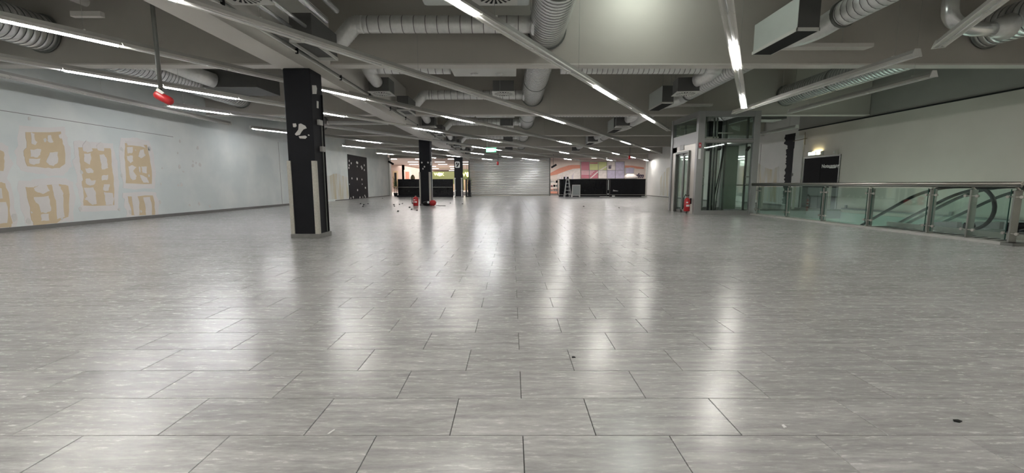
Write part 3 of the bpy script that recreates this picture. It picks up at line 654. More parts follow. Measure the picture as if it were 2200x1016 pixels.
# duct T at the far upper right
t = thing('branch_duct', 'silver tee piece and upright pipe by the right wall ahead of the first beam', 'duct', (9.0, 8.3, H + 3))
elbow([(8.35, 8.5, H + 3.7), (8.35, 8.5, H + 3.15), (8.7, 8.5, H + 2.95), (9.42, 8.5, H + 2.95)], 0.13, 14).obj('bend', 'duct', t)
MB().sweep([(9.2, 8.5, H + 2.95), (9.48, 8.5, H + 3.0)], [0.14, 0.24], 16).obj('reducer', 'foil', t)
t = thing('supply_duct', 'second ribbed duct higher up beside the right supply duct', 'duct', (5.6, 5, H + 3.3))
spiral((5.35, 7.0, H + 3.35), (6.3, 3.5, H + 3.5), 0.15, 16, 0.13, 0.008).obj('straight_sleeve', 'foil', t)
# cable trays in front of beams on the right
for yy, zz, xa, xb, lab in ((8.9, H + 2.72, 5.25, 7.2, 'grey cable tray under the first beam right of the supply duct'), (15.25, H + 2.72, 5.3, 7.0, 'grey cable tray in front of the second beam before the lift')):
    t = thing('cable_tray', lab, 'cable tray', ((xa + xb) / 2, yy, zz))
    MB().profile([(-0.12, 0), (0.12, 0), (0.12, 0.07), (0.11, 0.07), (0.11, 0.01), (-0.11, 0.01), (-0.11, 0.07), (-0.12, 0.07)], (xa, yy, zz), (xb, yy, zz)).obj('tray', 'girder', t)
    for k in range(2): MB().cyl((xa + .4 + k, yy, zz + .07), (xa + .4 + k, yy, ZC), 0.006, 4).obj('hanger_rod', 'rail', t)

# ================================================================ HANGING ITEMS
p0 = atY(330, 0, 6.9)
px = atY(345, 190, 6.9)
t = thing('hanging_capsule', 'red capsule on a dark pole hanging over the left side', 'capsule', tuple(px))
MB().cyl(px, (px.x, px.y, ZC), 0.030, 10).obj('pole', 'steeld', t)
a = atY(335, 202, 6.9); b = atY(368, 219, 6.9)
MB().sweep([a.lerp(b, s) for s in (-0.06, 0.02, 0.15, 0.85, 0.98, 1.06)], [0.03, 0.055, 0.066, 0.066, 0.058, 0.03], 16).obj('capsule_body', 'red', t)
MB().sweep([px + Vector((0, 0, 0.02)), a.lerp(b, .3) + Vector((0, 0, .07))], 0.02, 8).obj('mount', 'rubber', t)
MB().bar(a.lerp(b, .2) + Vector((0, -.03, .09)), a.lerp(b, .6) + Vector((0, -.03, .07)), 0.02, 0.05).obj('white_tab', 'paper', t)
for (x, y, D, lab) in ((1070, 350, 30, 'small red capsule hanging in front of the roller shutter'), (1353, 337, 30, 'small dark red capsule hanging by the far right light track')):
    q = atY(x, y, D); t = thing('hanging_capsule', lab, 'capsule', tuple(q))
    MB().cyl(q, (q.x, q.y, ZC), 0.02, 6).obj('pole', 'steeld', t)
    MB().sweep([q + Vector((-.02, 0, z)) for z in (-.16, -.13, .07, .1)], [0.04, 0.075, 0.075, 0.04], 12).obj('capsule_body', 'red', t)
# exit sign
q = atY(1055, 322, 19.5)
t = thing('exit_sign', 'green lit exit sign hanging on a thin wire in mid room', 'sign', tuple(q))
MB().cbox(q.x - .23, q.x + .23, q.y, q.y + .05, q.z - .10, q.z + .10, 0.005).obj('lamp_box', 'green', t)
MB().box(q.x - .13, q.x + .13, q.y - .004, q.y, q.z - .07, q.z + .07).obj('pale_field', 'signw', t)
MB().prism([q + Vector((x, -.008, z)) for x, z in ((.15, .02), (.19, .02), (.19, .05), (.215, 0), (.19, -.05), (.19, -.02), (.15, -.02))], (0, .004, 0)).obj('arrow', 'signw', t)
fig = MB()
for a, b, r_ in (((-.17, .03), (-.185, -.02), .012), ((-.185, -.02), (-.165, -.06), .009), ((-.185, -.02), (-.21, -.05), .009), ((-.17, .03), (-.145, .01), .007), ((-.17, .03), (-.2, .02), .007)):
    fig.bar(q + Vector((a[0], -.006, a[1])), q + Vector((b[0], -.006, b[1])), .004, 2 * r_)
fig.cyl(q + Vector((-.16, -.002, .055)), q + Vector((-.16, -.009, .055)), .013, 10); fig.obj('running_figure', 'signw', t)
for dx in (-.18,): MB().cyl((q.x + dx, q.y + .02, q.z + .1), (q.x + dx, q.y + .02, ZC), 0.008, 4).obj('hanger_wire', 'offwhite', t)
# cameras by the shop front
for (x, y, lab) in ((840, 350, 'black camera hanging by the end of the left wall'), (1190, 357, 'black camera hanging right of the roller shutter')):
    q = atY(x, y, 37.6); t = thing('security_camera', lab, 'camera', tuple(q))
    MB().cyl(q + Vector((-.05, 0, .05)), (q.x - .05, q.y, ZC), 0.02, 6).obj('pole', 'steeld', t)
    MB().bar(q + Vector((-.22, 0, .14 if x < 1000 else -.12)), q + Vector((.22, 0, -.12 if x < 1000 else .14)), .14, .16).obj('camera_body', 'black', t)

# ================================================================ LIFT
LX0, LX1, LY0, LY1, LZ = 6.24, 8.33, 14.45, 16.85, 3.47
t = lift = thing('glass_lift', 'grey framed glass lift shaft between the hall and the escalators', 'lift', ((LX0 + LX1) / 2, (LY0 + LY1) / 2, 0))
W = 0.15
for x0, y0, wx in ((LX0, LY0, 0.24), (LX1 - 0.20, LY0, 0.20), (LX0, LY1 - W, W), (LX1 - W, LY1 - W, W)):
    MB().cbox(x0, x0 + wx, y0, y0 + W, 0, LZ, 0.006).obj('corner_post', 'alu', t)
for z0, z1, nm_ in ((0, 0.14, 'sill_beam'), (2.42, 2.56, 'transom'), (LZ - 0.18, LZ, 'head_beam')):
    MB().box(LX0 + .24, LX1 - .2, LY0 + .02, LY0 + .13, z0, z1).obj(nm_, 'alu', t)
    MB().box(LX0 + .15, LX1 - .15, LY1 - .13, LY1 - .02, z0, z1).obj(nm_, 'alu', t)
    MB().box(LX1 - .13, LX1 - .02, LY0 + .15, LY1 - .15, z0, z1).obj(nm_, 'alu', t)
    if z0 > 0: MB().box(LX0 + .02, LX0 + .13, LY0 + .15, LY1 - .15, z0, z1 + (.25 if z0 < 3 else 0)).obj(nm_, 'alu', t)
def pane(x0, x1, y0, y1, z0, z1, nm_='glass_pane'): MB().box(x0, x1, y0, y1, z0, z1).obj(nm_, 'glassl', t)
for z0, z1 in ((.14, 2.42), (2.56, LZ - .18)):
    pane(LX0 + .24, LX1 - .2, LY0 + .06, LY0 + .07, z0, z1); pane(LX0 + .15, LX1 - .15, LY1 - .07, LY1 - .06, z0, z1); pane(LX1 - .08, LX1 - .07, LY0 + .15, LY1 - .15, z0, z1)
pane(LX0 + .06, LX0 + .07, LY0 + .15, LY1 - .15, 2.81, LZ - .18)
for z in (2.44, 2.52): MB().box(LX0 + .24, LX1 - .2, LY0 + .0, LY0 + .02, z - .012, z + .012).obj('transom_lip', 'steeld', t)
# door side, facing the hall
MB().box(LX0 + .03, LX0 + .12, LY0 + .15, LY0 + .62, 0, 2.42).obj('steel_panel', 'steel', t)
MB().box(LX0 - .02, LX0 + .12, LY1 - .62, LY1 - .55, 0, 2.15).box(LX0 - .02, LX0 + .12, LY0 + .62, LY0 + .68, 0, 2.15).box(LX0 - .02, LX0 + .12, LY0 + .62, LY1 - .55, 2.15, 2.22).obj('door_frame', 'steeld', t)
MB().box(LX0 + .03, LX0 + .12, LY0 + .62, LY1 - .15, 2.22, 2.42).obj('door_header', 'steel', t)
MB().box(LX0 + .03, LX0 + .12, LY1 - .55, LY1 - .15, 0, 2.42).obj('steel_panel', 'steel', t)
ym = (LY0 + .68 + LY1 - .62) / 2
for k, (a, b) in enumerate(((LY0 + .68, ym), (ym, LY1 - .62))):
    d = MB().box(LX0 + .05, LX0 + .09, a, a + .06, 0, 2.15).box(LX0 + .05, LX0 + .09, b - .06, b, 0, 2.15).box(LX0 + .05, LX0 + .09, a, b, 0, .1).box(LX0 + .05, LX0 + .09, a, b, 2.07, 2.15).obj('sliding_door', 'steeld', t)
    MB().box(LX0 + .065, LX0 + .075, a + .06, b - .06, .1, 2.07).obj('glass_pane', 'glassl', d)
def onx(x0, y0, x1, y1, X, m, nm_, par, dx=-0.006):
    a, b = atX(x0, y0, X), atX(x1, y1, X); MB().box(X + dx, X, min(a.y, b.y), max(a.y, b.y), min(a.z, b.z), max(a.z, b.z)).obj(nm_, m, par)
onx(1461, 313, 1469, 322, LX0 + .02, 'paper', 'notice', t)
for z0, z1, m_ in ((2.26, 2.42, 'red'), (1.88, 2.22, 'paper')):
    MB().box(LX0 + .05, LX0 + .13, LY0 - .006, LY0, z0, z1).obj('red_sticker' if m_ == 'red' else 'notice', m_, t)
for z in (2.34,): MB().box(LX0 + .075, LX0 + .1, LY0 - .009, LY0 - .006, z - .04, z + .04).obj('sticker_mark', 'paper', t)
# gear inside the shaft
zi = 0.02
for x, y, wd in ((6.62, 14.75, .09), (6.98, 14.85, .03), (7.08, 14.85, .03), (7.50, 15.9, .26), (7.75, 15.5, .05), (8.12, 14.8, .04), (6.7, 16.6, .05)):
    MB().box(x - wd / 2, x + wd / 2, y, y + .08, zi, 3.3).obj('guide_rail', 'steeld' if wd < .2 else 'black', t)
MB().box(7.30, 7.80, 16.0, 16.5, 2.3, 3.35).obj('motor_case', 'black', t)
MB().box(7.68, 8.12, 15.35, 15.40, .14, 2.40).obj('car_panel', 'carp', t)
MB().sweep([(7.36, 14.9, 2.45), (7.28, 14.9, 1.6), (7.12, 14.9, .6), (7.05, 14.9, .05)], .02, 8).obj('travelling_cable', 'rubber', t)
MB().sweep([(7.42, 14.95, 2.45), (7.34, 14.95, 1.6), (7.24, 14.95, .7), (7.2, 14.95, .05)], .014, 8).obj('travelling_cable', 'rubber', t)
for z in (1.28, 1.03): MB().cyl((6.46, 14.6, z), (6.60, 14.6, z), .02, 8).obj('glass_clamp', 'steel', t); MB().cyl((8.02, 14.6, z), (8.12, 14.6, z), .02, 8).obj('glass_clamp', 'steel', t)
MB().cyl((8.0, 14.62, 2.16), (8.10, 14.62, 2.30), .045, 12).obj('shaft_camera', 'rubber', t); MB().cbox(8.04, 8.13, 14.60, 14.66, 2.31, 2.39, .004).obj('camera_mount', 'white2', t)
for x in (6.63, 6.8, 7.3): MB().box(x, x + .5, 15.2, 15.25, 2.6 + .3 * (x - 6.6), 2.64 + .3 * (x - 6.6)).obj('cross_bracket', 'steel', t)
# extinguisher hung beside the lift door
def extinguisher(name, label, x, y, z, h, r_, group=None):
    t = thing(name, label, 'fire extinguisher', (x, y, z))
    MB().sweep([(x, y, z + k * h) for k in (0, .03, .70, .80, .86)], [r_ * .9, r_, r_, r_ * .6, r_ * .25], 18).obj('cylinder', 'red', t)
    MB().sweep([(x, y, z + .84 * h), (x, y, z + .95 * h)], r_ * .28, 10).obj('valve', 'steel', t)
    MB().bar((x, y - .02, z + .95 * h), (x, y - .16, z + 1.02 * h), .02, .012).obj('lever', 'rubber', t)
    MB().sweep([(x, y, z + .9 * h), (x - r_ * .7, y - .04, z + 1.06 * h), (x - r_ * 1.3, y - .05, z + .85 * h), (x - r_ * 1.35, y - .05, z + .4 * h), (x - r_ * 1.25, y - .04, z + .2 * h)], .013, 8).obj('hose', 'rubber', t)
    a = [(x + r_ * 1.02 * math.sin(k), y - r_ * 1.02 * math.cos(k)) for k in [-.6 + .2 * j for j in range(7)]]
    lb = MB(); n = len(a)
    lb.add([(p[0], p[1], z + .30 * h) for p in a] + [(p[0], p[1], z + .42 * h) for p in a], [(i, i + 1, n + i + 1, n + i) for i in range(n - 1)], True)
    lb.add([(p[0], p[1], z + .52 * h) for p in a[:4]] + [(p[0], p[1], z + .6 * h) for p in a[:4]], [(i, i + 1, 4 + i + 1, 4 + i) for i in range(3)], True)
    lb.obj('label_strip', 'paper', t)
    return t
e1 = extinguisher('fire_extinguisher', 'red fire extinguisher mounted by the lift door', 6.10, 14.72, 0.10, .55, .105)
MB().box(6.20, 6.24, 14.68, 14.76, .35, .55).obj('wall_bracket', 'rubber', e1)
e2 = extinguisher('fire_extinguisher', 'red fire extinguisher standing left of the mid-room column', -4.66, 20.45, 0, .52, .13)
# red bag beside the column foot
t = thing('red_bag', 'red and black bag lying at the foot of the mid-room column', 'bag', (-4.0, 20.2, 0))
MB().sweep([(-4.28, 20.3, .11), (-4.22, 20.3, .115), (-4.05, 20.3, .13), (-3.95, 20.3, .12)], [.06, .10, .125, .11], 14).obj('black_end', 'rubber', t)
MB().sweep([(-3.95, 20.3, .12), (-3.85, 20.3, .145), (-3.72, 20.3, .14), (-3.66, 20.3, .12)], [.11, .14, .135, .07], 14).obj('bag_body', 'red', t)
MB().cyl((-4.0, 20.19, .17), (-4.0, 20.15, .18), .055, 10).obj('white_badge', 'paper', t)
MB().sweep([(-3.66, 20.3, .04), (-3.5, 20.25, .012), (-3.35, 20.3, .012), (-3.2, 20.28, .012)], .012, 6).obj('strap', 'rubber', t)

# ================================================================ BALUSTRADE
def gx(y): return 8.45 - (y - 7.1) * 0.035
t = bal = thing('glass_balustrade', 'steel and green glass balustrade along the escalator opening, with kerb', 'balustrade', (8.3, 10.5, 0))
ys = [7.12, 8.5, 9.9, 11.3, 12.7, 14.15]
YE = 14.40
MB().profile([(-0.06, 0), (0.16, 0), (0.16, .035), (0.13, .05), (-.06, .05)], (gx(7.0), 7.0, 0), (gx(YE), YE, 0)).obj('kerb', 'kerb', t)
MB().box(gx(7.0) - .1, XR, 6.96, 7.14, 0, .05).obj('kerb', 'steeld', t)
MB().sweep([(gx(6.9) - .04, 7.0, 1.045), (gx(YE) - .04, YE, 1.045)], .032, 14).obj('handrail', 'steel', t)
MB().sweep([(gx(6.9) - .04, 7.02, 1.045), (XR - .02, 7.02, 1.045)], .032, 14).obj('handrail', 'steel', t)
MB().sweep([(gx(7.0) - .04, 7.0, 1.0), (gx(YE) - .04, YE, 1.0)], .024, 8).obj('rail_shade', 'steeld', t)  # dark tube paints in the shaded underside of the rail
def post(x, y, par, wx=.13, wy=.03, h=.93, ang=0):
    p = MB().cbox(x, x + wx, y - wy / 2, y + wy / 2, .04, h, .003).obj('post', 'postm', par)
    MB().bar((x + wx * .8, y, h - .02), (x - .02, y, 1.02), .03, .02).obj('rail_bracket', 'steel', p)
    for z in (.82, .20):
        MB().cyl((x + .02, y - .10, z), (x + .02, y + .10, z), .011, 8).obj('clamp_pin', 'steel', p)
        for s in (-.10, .10): MB().cyl((x + .005, y + s, z), (x + .04, y + s, z), .026, 12).obj('clamp_disc', 'steel', p)
for y in ys: post(gx(y), y, t)
post(gx(7.75), 7.78, t)
for i in range(len(ys) - 1):
    a, b = ys[i] + .06, ys[i + 1] - .06
    MB().bar((gx(a) + .02, a, .52), (gx(b) + .02, b, .52), .012, .86).obj('glass_pane', 'glass', t)
    for y in (a, b): MB().box(gx(y) + .013, gx(y) + .027, y - .004, y + .004, .09, .95).obj('pane_edge', 'gedge', t)
x = gx(7.1)
for k in range(4):
    xx = x + .30 + k * 1.3
    if k: MB().cbox(xx, xx + .03, 6.99, 7.09, .04, .93, .003).obj('post', 'postm', t)
    else: MB().cbox(xx, xx + .03, 6.99, 7.12, .04, .93, .003).obj('post', 'postm', t)
    MB().box(xx + .06, min(xx + 1.24, XR), 7.03, 7.042, .09, .95).obj('glass_pane', 'glass', t)
# rail beyond the opening, before the dark doors
t = thing('glass_balustrade', 'second balustrade across the far end of the escalator opening', 'balustrade', (10.6, 16.55, 0))
MB().sweep([(8.4, 16.6, 1.0), (XR - .02, 16.6, 1.0)], .025, 10).obj('handrail', 'steeld', t)
MB().box(8.4, XR - .02, 16.5, 16.62, 0, .06).obj('kerb', 'base', t)
for X in (8.5, 9.75, 11.0, 12.4): MB().cbox(X, X + .1, 16.57, 16.60, .04, .98, .003).obj('post', 'steel', t)
for a, b in ((8.62, 9.72), (9.88, 10.97), (11.13, 12.37)): MB().box(a, b, 16.58, 16.59, .09, .93).obj('glass_pane', 'glass', t)

# ================================================================ ESCALATORS
TRN = 10.05
def handrail_pts(X, yn=8.75, zt=0.98, yend=14.5):
    pts = []
    r_ = .46; cy, cz = yn + .35, zt - r_
    for k in range(0, 13):
        a = math.radians(-75 + k * 13.75)   # from the lower return round the front to the top
        pts.append(Vector((X, cy - r_ * math.cos(a) * .95, cz + r_ * math.sin(a))))
    pts.append(Vector((X, TRN - .75, zt)))
    for k in range(1, 9):
        t_ = k / 8; ang = math.radians(31) * t_
        R = 2.6; pts.append(Vector((X, TRN - .7 + R * math.sin(ang), zt - R * (1 - math.cos(ang)))))
    l = pts[-1]; d = Vector((0, math.cos(math.radians(31)), -math.sin(math.radians(31))))
    pts.append(l + d * 5.2)
    return pts
def escalator(xa, xb, label):
    t = thing('escalator', label, 'escalator', ((xa + xb) / 2, 9.5, 0))
    for X in (xa, xb):
        hp = handrail_pts(X)
        MB().sweep(hp, .036, 12).obj('handrail', 'rubber', t)
        top = hp[13:]
        g = MB()
        n = len(top); lo = [Vector((p.x, p.y, p.z - .86)) for p in top]
        g.add([p + Vector((-.006, 0, -.04)) for p in top] + [p + Vector((-.006, 0, 0)) for p in lo], [(i, i + 1, n + i + 1, n + i) for i in range(n - 1)])
        g.obj('glass_pane', 'glass', t)
        fr = hp[2:14]
        cpt = Vector((X, TRN - .75, .15))
        g = MB(); g.add([cpt] + fr, [(0, i + 1, i + 2) for i in range(len(fr) - 1)]); g.obj('glass_pane', 'glass', t)
        sk = MB()
        for i in range(n - 1): sk.bar(lo[i], lo[i + 1], .10, .16)
        sk.obj('skirt', 'alu', t)
        MB().cbox(X - .05, X + .05, 8.98, 9.22, 0, .20, .04).obj('newel_base', 'black', t)
    # landing plate and steps
    MB().box(xa + .05, xb - .05, 8.2, TRN - .25, -.02, .012).obj('landing_plate', 'steeld', t)
    d = 0
    for k in range(13):
        y = TRN - .25 + k * .40; z = -max(0, (k - 1)) * .24 - (.0 if k else 0)
        MB().box(xa + .07, xb - .07, y, y + .40, z - .22, z).obj('step', 'steeld', t)
    l = Vector(((xa + xb) / 2, TRN, -.4)); d = Vector((0, math.cos(math.radians(31)), -math.sin(math.radians(31))))
    MB().bar(l + Vector((0, -1.0, -.25)), l + d * 6.0 + Vector((0, -.6, -.5)), xb - xa + .15, .35).obj('truss', 'alu', t)
    return t
escalator(9.92, 10.86, 'escalator nearer the balustrade, black handrails curving down')
escalator(11.12, 12.06, 'escalator beside the right wall, black handrails')
# flat cover with stripes painting in shadow and reflection, between balustrade and escalator
t = thing('striped_cover', 'grey metal cover with slanted stripes of painted shade and reflection beside the escalator', 'cover', (9.2, 9.2, 0))
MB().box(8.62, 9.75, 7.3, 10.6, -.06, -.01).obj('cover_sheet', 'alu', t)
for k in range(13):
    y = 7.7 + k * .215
    MB().prism([(8.85, y, -.01), (9.45, y + .16, -.01), (9.45, y + .24, -.01), (8.85, y + .09, -.01)], (0, 0, .004)).obj('shade_stripe', 'rubber', t)  # dark stripes stand in for shadow and reflection on the cover
MB().box(9.55, 9.62, 7.3, 10.7, -.01, .09).obj('edge_rail', 'steel', t)
struct('landing_floor', MB().box(9.75, XR - .03, VY0, 8.25, -.1, -.005), 'alu')
# wall ledge
t = thing('wall_pipe', 'grey pipe with upright studs along the right wall below door level', 'pipe', (12.8, 12, .1))
MB().cyl((12.83, 7.4, .10), (12.83, 16.4, .10), .035, 10).obj('pipe', 'alu', t)
for y in (16.2, 13.0, 12.3, 9.2): MB().cbox(12.80, 12.86, y - .04, y + .04, .12, .24, .004).obj('stud', 'alu', t)

# ================================================================ RIGHT WALL: door, signs, black strip
t = dr = thing('double_door', 'dark double door with white lettering in the right wall', 'door', (XR, 17.8, 0))
dy0, dy1, dz = 16.82, 18.80, atX(1803, 334.5, XR).z
MB().box(XR - .03, XR, dy0 - .06, dy0, 0, dz + .06).box(XR - .03, XR, dy1, dy1 + .06, 0, dz + .06).box(XR - .03, XR, dy0, dy1, dz, dz + .06).obj('frame', 'steeld', t)
ymid = (dy0 + dy1) / 2
for k, (a, b) in enumerate(((dy0, ymid - .004), (ymid + .004, dy1))):
    lf = MB().cbox(XR - .02, XR, a, b, .01, dz - .005, .003).obj('door_leaf', 'door', t)
    hy = ymid + (-.07 if k == 0 else .07)
    MB().cyl((XR - .07, hy, 1.05), (XR - .02, hy, 1.05), .012, 8).cyl((XR - .07, hy, 1.05), (XR - .07, hy + (-.12 if k == 0 else .12), 1.05), .011, 8).obj('handle', 'steel', lf)
text('lettering', 'Notausgang', .20, 'paper', (XR - .032, atX(1785.5, 356.5, XR).y, atX(1785.5, 356.5, XR).z), (PI / 2, 0, -PI / 2), t, .002, off=.006)
q = atX(1790, 360, XR); MB().cbox(XR - .033, XR - .02, q.y - .17, q.y + .17, q.z - .022, q.z + .022, .002).obj('sub_line', 'paper', t)
q = atX(1756, 329, XR)
t = thing('emergency_light', 'lit exit lamp on the wall over the dark double door', 'lamp', tuple(q))
MB().cbox(XR - .10, XR, q.y - .38, q.y + .42, q.z - .09, q.z + .07, .004).obj('housing', 'offwhite', t)
MB().box(XR - .106, XR - .10, q.y - .02, q.y + .40, q.z - .075, q.z + .055).obj('sign_face', 'signw', t)
MB().box(XR - .106, XR - .10, q.y - .30, q.y - .08, q.z - .07, q.z + .05).obj('lamp_face', 'lampw', t)
MB().box(XR - .08, XR - .02, q.y - .30, q.y + .2, q.z + .071, q.z + .08).obj('lamp_top', 'lampw', t)
q = atX(1797, 327, XR)
t = thing('wall_box', 'small beige box right above the dark double door', 'box', tuple(q))
MB().cbox(XR - .07, XR, q.y - .12, q.y + .12, q.z - .1, q.z + .1, .006).obj('housing', 'wallr', t); MB().cyl((XR - .10, q.y, q.z), (XR - .07, q.y, q.z), .04, 12).obj('lens', 'offwhite', t)
q = atX(1705, 375, XR)
t = thing('wall_switch', 'small dark key switch on white wall left of the double door', 'switch', tuple(q))
MB().cbox(XR - .04, XR, q.y - .10, q.y + .10, q.z - .1, q.z + .1, .004).obj('plate', 'steeld', t); MB().cbox(XR - .05, XR - .04, q.y - .05, q.y + .05, q.z - .06, q.z + .06, .003).obj('key_insert', 'rubber', t)
# jagged black strip
L_ = []; R_ = []
for k in range(56):
    z = .1 + k * (3.25 / 55); w1 = .34 if k < 47 else .5
    L_.append(Vector((XR, 19.95 + w1 * .5 + random.uniform(-.07, .07) + (.12 if k > 47 else 0), z))); R_.append(Vector((XR, 19.60 + (.03 if k < 44 else -.02), z)))
MB().prism(R_ + L_[::-1], (-.006, 0, 0)).obj('torn_black_strip', 'black', bpy.data.objects['wall_right_middle'])
wm = bpy.data.objects['wall_right_middle']
MB().box(XR - .05, XR, 18.95, 19.52, 0, 3.2).obj('white_lining', 'white', wm)
MB().box(XR - .005, XR, 22.2, 22.23, .1, 3.1).obj('board_joint', 'base', wm)
patch([Vector((XR, 20.6, .15)), Vector((XR, 23.8, .15)), Vector((XR, 23.8, 1.9)), Vector((XR, 22.6, 2.2)), Vector((XR, 21.4, 1.8)), Vector((XR, 20.6, 1.9))], .004, 'stained', 'stained_plaster', wm, -1, .08)
patch([Vector((12.2, 29.8, .15)), Vector((12.2, 35.0, .15)), Vector((12.2, 35.0, 1.5)), Vector((12.2, 33.6, 2.3)), Vector((12.2, 31, 2.3)), Vector((12.2, 29.8, 1.2))], .004, 'stained', 'stained_plaster', bpy.data.objects['wall_right_far'], -1, .08)
t = thing('conduit_stub', 'thin rusty conduit at the top of the white wall strip', 'conduit', (XR - .06, 18.9, 3.1))
MB().sweep([(XR - .07, 19.6, 2.98), (XR - .07, 18.7, 3.02)], .012, 6).obj('tube', 'stem', t); MB().sweep([(XR - .07, 18.85, 3.3), (XR - .07, 18.8, 2.75)], .012, 6).obj('tube', 'stem', t)
t = thing('swirl_diffuser', 'dark duct box with outlet right of the lift top', 'air vent', (9.5, 16, 3.3))
MB().box(9.05, 10.1, 15.9, 16.4, H + 2.40, H + 2.73).obj('plenum_box', 'plenum', t); MB().box(8.95, 9.9, 15.88, 16.4, H + 2.34, H + 2.37).obj('face_plate', 'offwhite', t)

# ================================================================ SHOP FRONT: shutter, mall
t = thing('roller_shutter', 'closed aluminium roller shutter at the far end of the hall', 'shutter', (-.25, YF, 0))
sx0, sx1 = -3.92, 3.45
for x0, x1 in ((sx0, sx0 + .12), (sx1 - .10, sx1)): MB().cbox(x0, x1, YF - .12, YF + .02, 0, 3.38, .01).obj('guide_rail', 'steeld', t)
me = None
for k in range(22):
    z = .10 + k * .15
    if me is None:
        mb = MB(); prof = [(0, 0), (-.030, .015), (-.046, .045), (-.048, .08), (-.040, .115), (-.004, .138), (.01, .138), (.01, 0)]
        mb.prism([Vector((sx0 + .12, YF - .05 + a, b)) for a, b in prof], (sx1 - sx0 - .22, 0, 0))
        o = mb.obj('slat', 'shutter', t); me = o.data; o.location.z += z
    else:
        o = bpy.data.objects.new('slat', me); COL.objects.link(o); o.parent = t; o['org'] = t['org']; o.location = (0, 0, z)
MB().cbox(sx0 + .12, sx1 - .1, YF - .09, YF - .01, .0, .095, .008).obj('bottom_bar', 'steel', t)
MB().box(sx0 + .5, sx0 + 1.4, YF - .082, YF - .078, 2.3, 2.9).obj('faded_notice', 'greyp', t)
# posts either side and header
struct('trim_2', MB().box(XL, XL + .12, 37.9, YF, 0, 3.4).box(-5.05, -4.95, YF, YF + .1, 0, 3.4).box(12.08, 12.2, YF, YF + .1, 0, 3.4), 'offwhite')
# mall shell
struct('mall_ceiling', MB().box(-32, -3.2, YF + .25, 100, 3.75, 3.9).box(-3.2, 24, YF + .25, 47.4, 3.75, 3.9), 'mallc')
struct('mall_floor', MB().box(-32, 24, 60, 100, -.2, 0).box(-32, XL, 37.9, 60, -.2, -.0), 'mallf')
struct('mall_wall_left', MB().box(-32, -31.8, 37.9, 100, 0, 3.9).box(-31.8, XL - .25, 37.85, 38.0, 0, 3.9), 'cream')
struct('mall_wall_far', MB().box(-32, -3, 99.8, 100, 0, 3.9), 'pink')
struct('mall_wall_pink', MB().box(-24, -15.2, 60, 60.3, 0, 3.75).box(-15.5, -15.2, 60, 99, 0, 3.75), 'pink')
struct('mall_wall_centre', MB().box(-3.4, -3.1, YF + .5, 99, 0, 3.9), 'pink')
struct('mall_facade', MB().box(-3.1, 24, 47.0, 47.3, 0, 3.75), 'cream')
struct('mall_wall_right', MB().box(17.5, 17.7, YF, 47, 0, 3.9), 'cream')
# light panels in the mall ceiling
k = 0
for yy in (46, 52, 58, 65, 74, 84, 95):
    for j, xx in enumerate((-17, -13.2, -9.8, -6.4)):
        if xx < -15.3 and yy > 59: continue
        xo = xx + (1.1 if k % 2 else 0) + random.uniform(-.4, .4)
        if xo > -4.6: continue
        o = MB().cbox(xo - .6, xo + .6, yy - .10, yy + .10, 3.70, 3.75, .01).obj('ceiling_lamp', 'malll', None, origin=None)
        tag(o, 'bright strip lamp in the mall ceiling seen over the black shelving', 'ceiling light', 'strip lamps in the mall ceiling on the left')
    k += 1
for xx, yy in ((4.6, 41), (7.4, 40.2), (9.4, 40.2), (11.5, 40.6), (6.0, 43.6), (12.2, 43.6), (9.0, 44), (15, 41.5)):
    o = MB().cbox(xx - .8, xx + .8, yy - .12, yy + .12, 3.70, 3.75, .01).obj('ceiling_lamp', 'malll', None)
    tag(o, 'bright strip lamp in the mall ceiling over the dark counters', 'ceiling light', 'strip lamps in the mall ceiling on the right')
# food stall with yellow sign
t = thing('food_stall', 'olive food stall front with yellow lit name sign', 'stall', (-11, 75, 0))
def wy(x, y, D=72): return atY(x, y, D)
MB().box(-15.1, -8.2, 72.6, 73, 0, 3.2).obj('back_wall', 'olive', t)
MB().box(-8.2, -5.0, 72.4, 73, 0, 3.3).obj('wood_panel', 'wood', t)
q = wy(936, 374.5); text('letter', 'W', .72, 'yellow', (q.x, 72.5, q.z), (PI / 2, 0, 0), t, .03, off=.01)
q = wy(943.5, 374.5)
MB().prism([Vector((q.x + .36 * math.cos(a), 72.5, q.z + .30 * math.sin(a))) for a in [k * PI / 8 for k in range(16)]], (0, -.05, 0)).obj('letter_disc', 'yellow', t)
q = wy(950, 374.5); text('letter', 'K', .72, 'yellow', (q.x, 72.5, q.z), (PI / 2, 0, 0), t, .03, off=.01)
MB().box(-14.5, -8.4, 71.4, 71.9, 0, 1.1).obj('counter', 'wood', t)
t = thing('food_stall_sign', 'yellow lit name sign seen beside the dark grey far column', 'sign', (-6, 62, 2))
q = atY(1000, 375, 62); text('letter', 'W', .9, 'yellow', (q.x, 62, q.z), (PI / 2, 0, 0), t, .03, off=.01)
q = atY(1005, 375, 62); MB().prism([Vector((q.x + .25 * math.cos(a), 62, q.z + .36 * math.sin(a))) for a in [k * PI / 8 for k in range(16)]], (0, -.05, 0)).obj('letter_disc', 'yellow', t)
MB().box(-7.3, -6.0, 62.05, 62.2, 1.7, 3.2).obj('sign_board', 'olive', t)
MB().cyl((-6.6, 62.1, 3.2), (-6.6, 62.1, 3.75), .03, 6).obj('hanger', 'steeld', t)
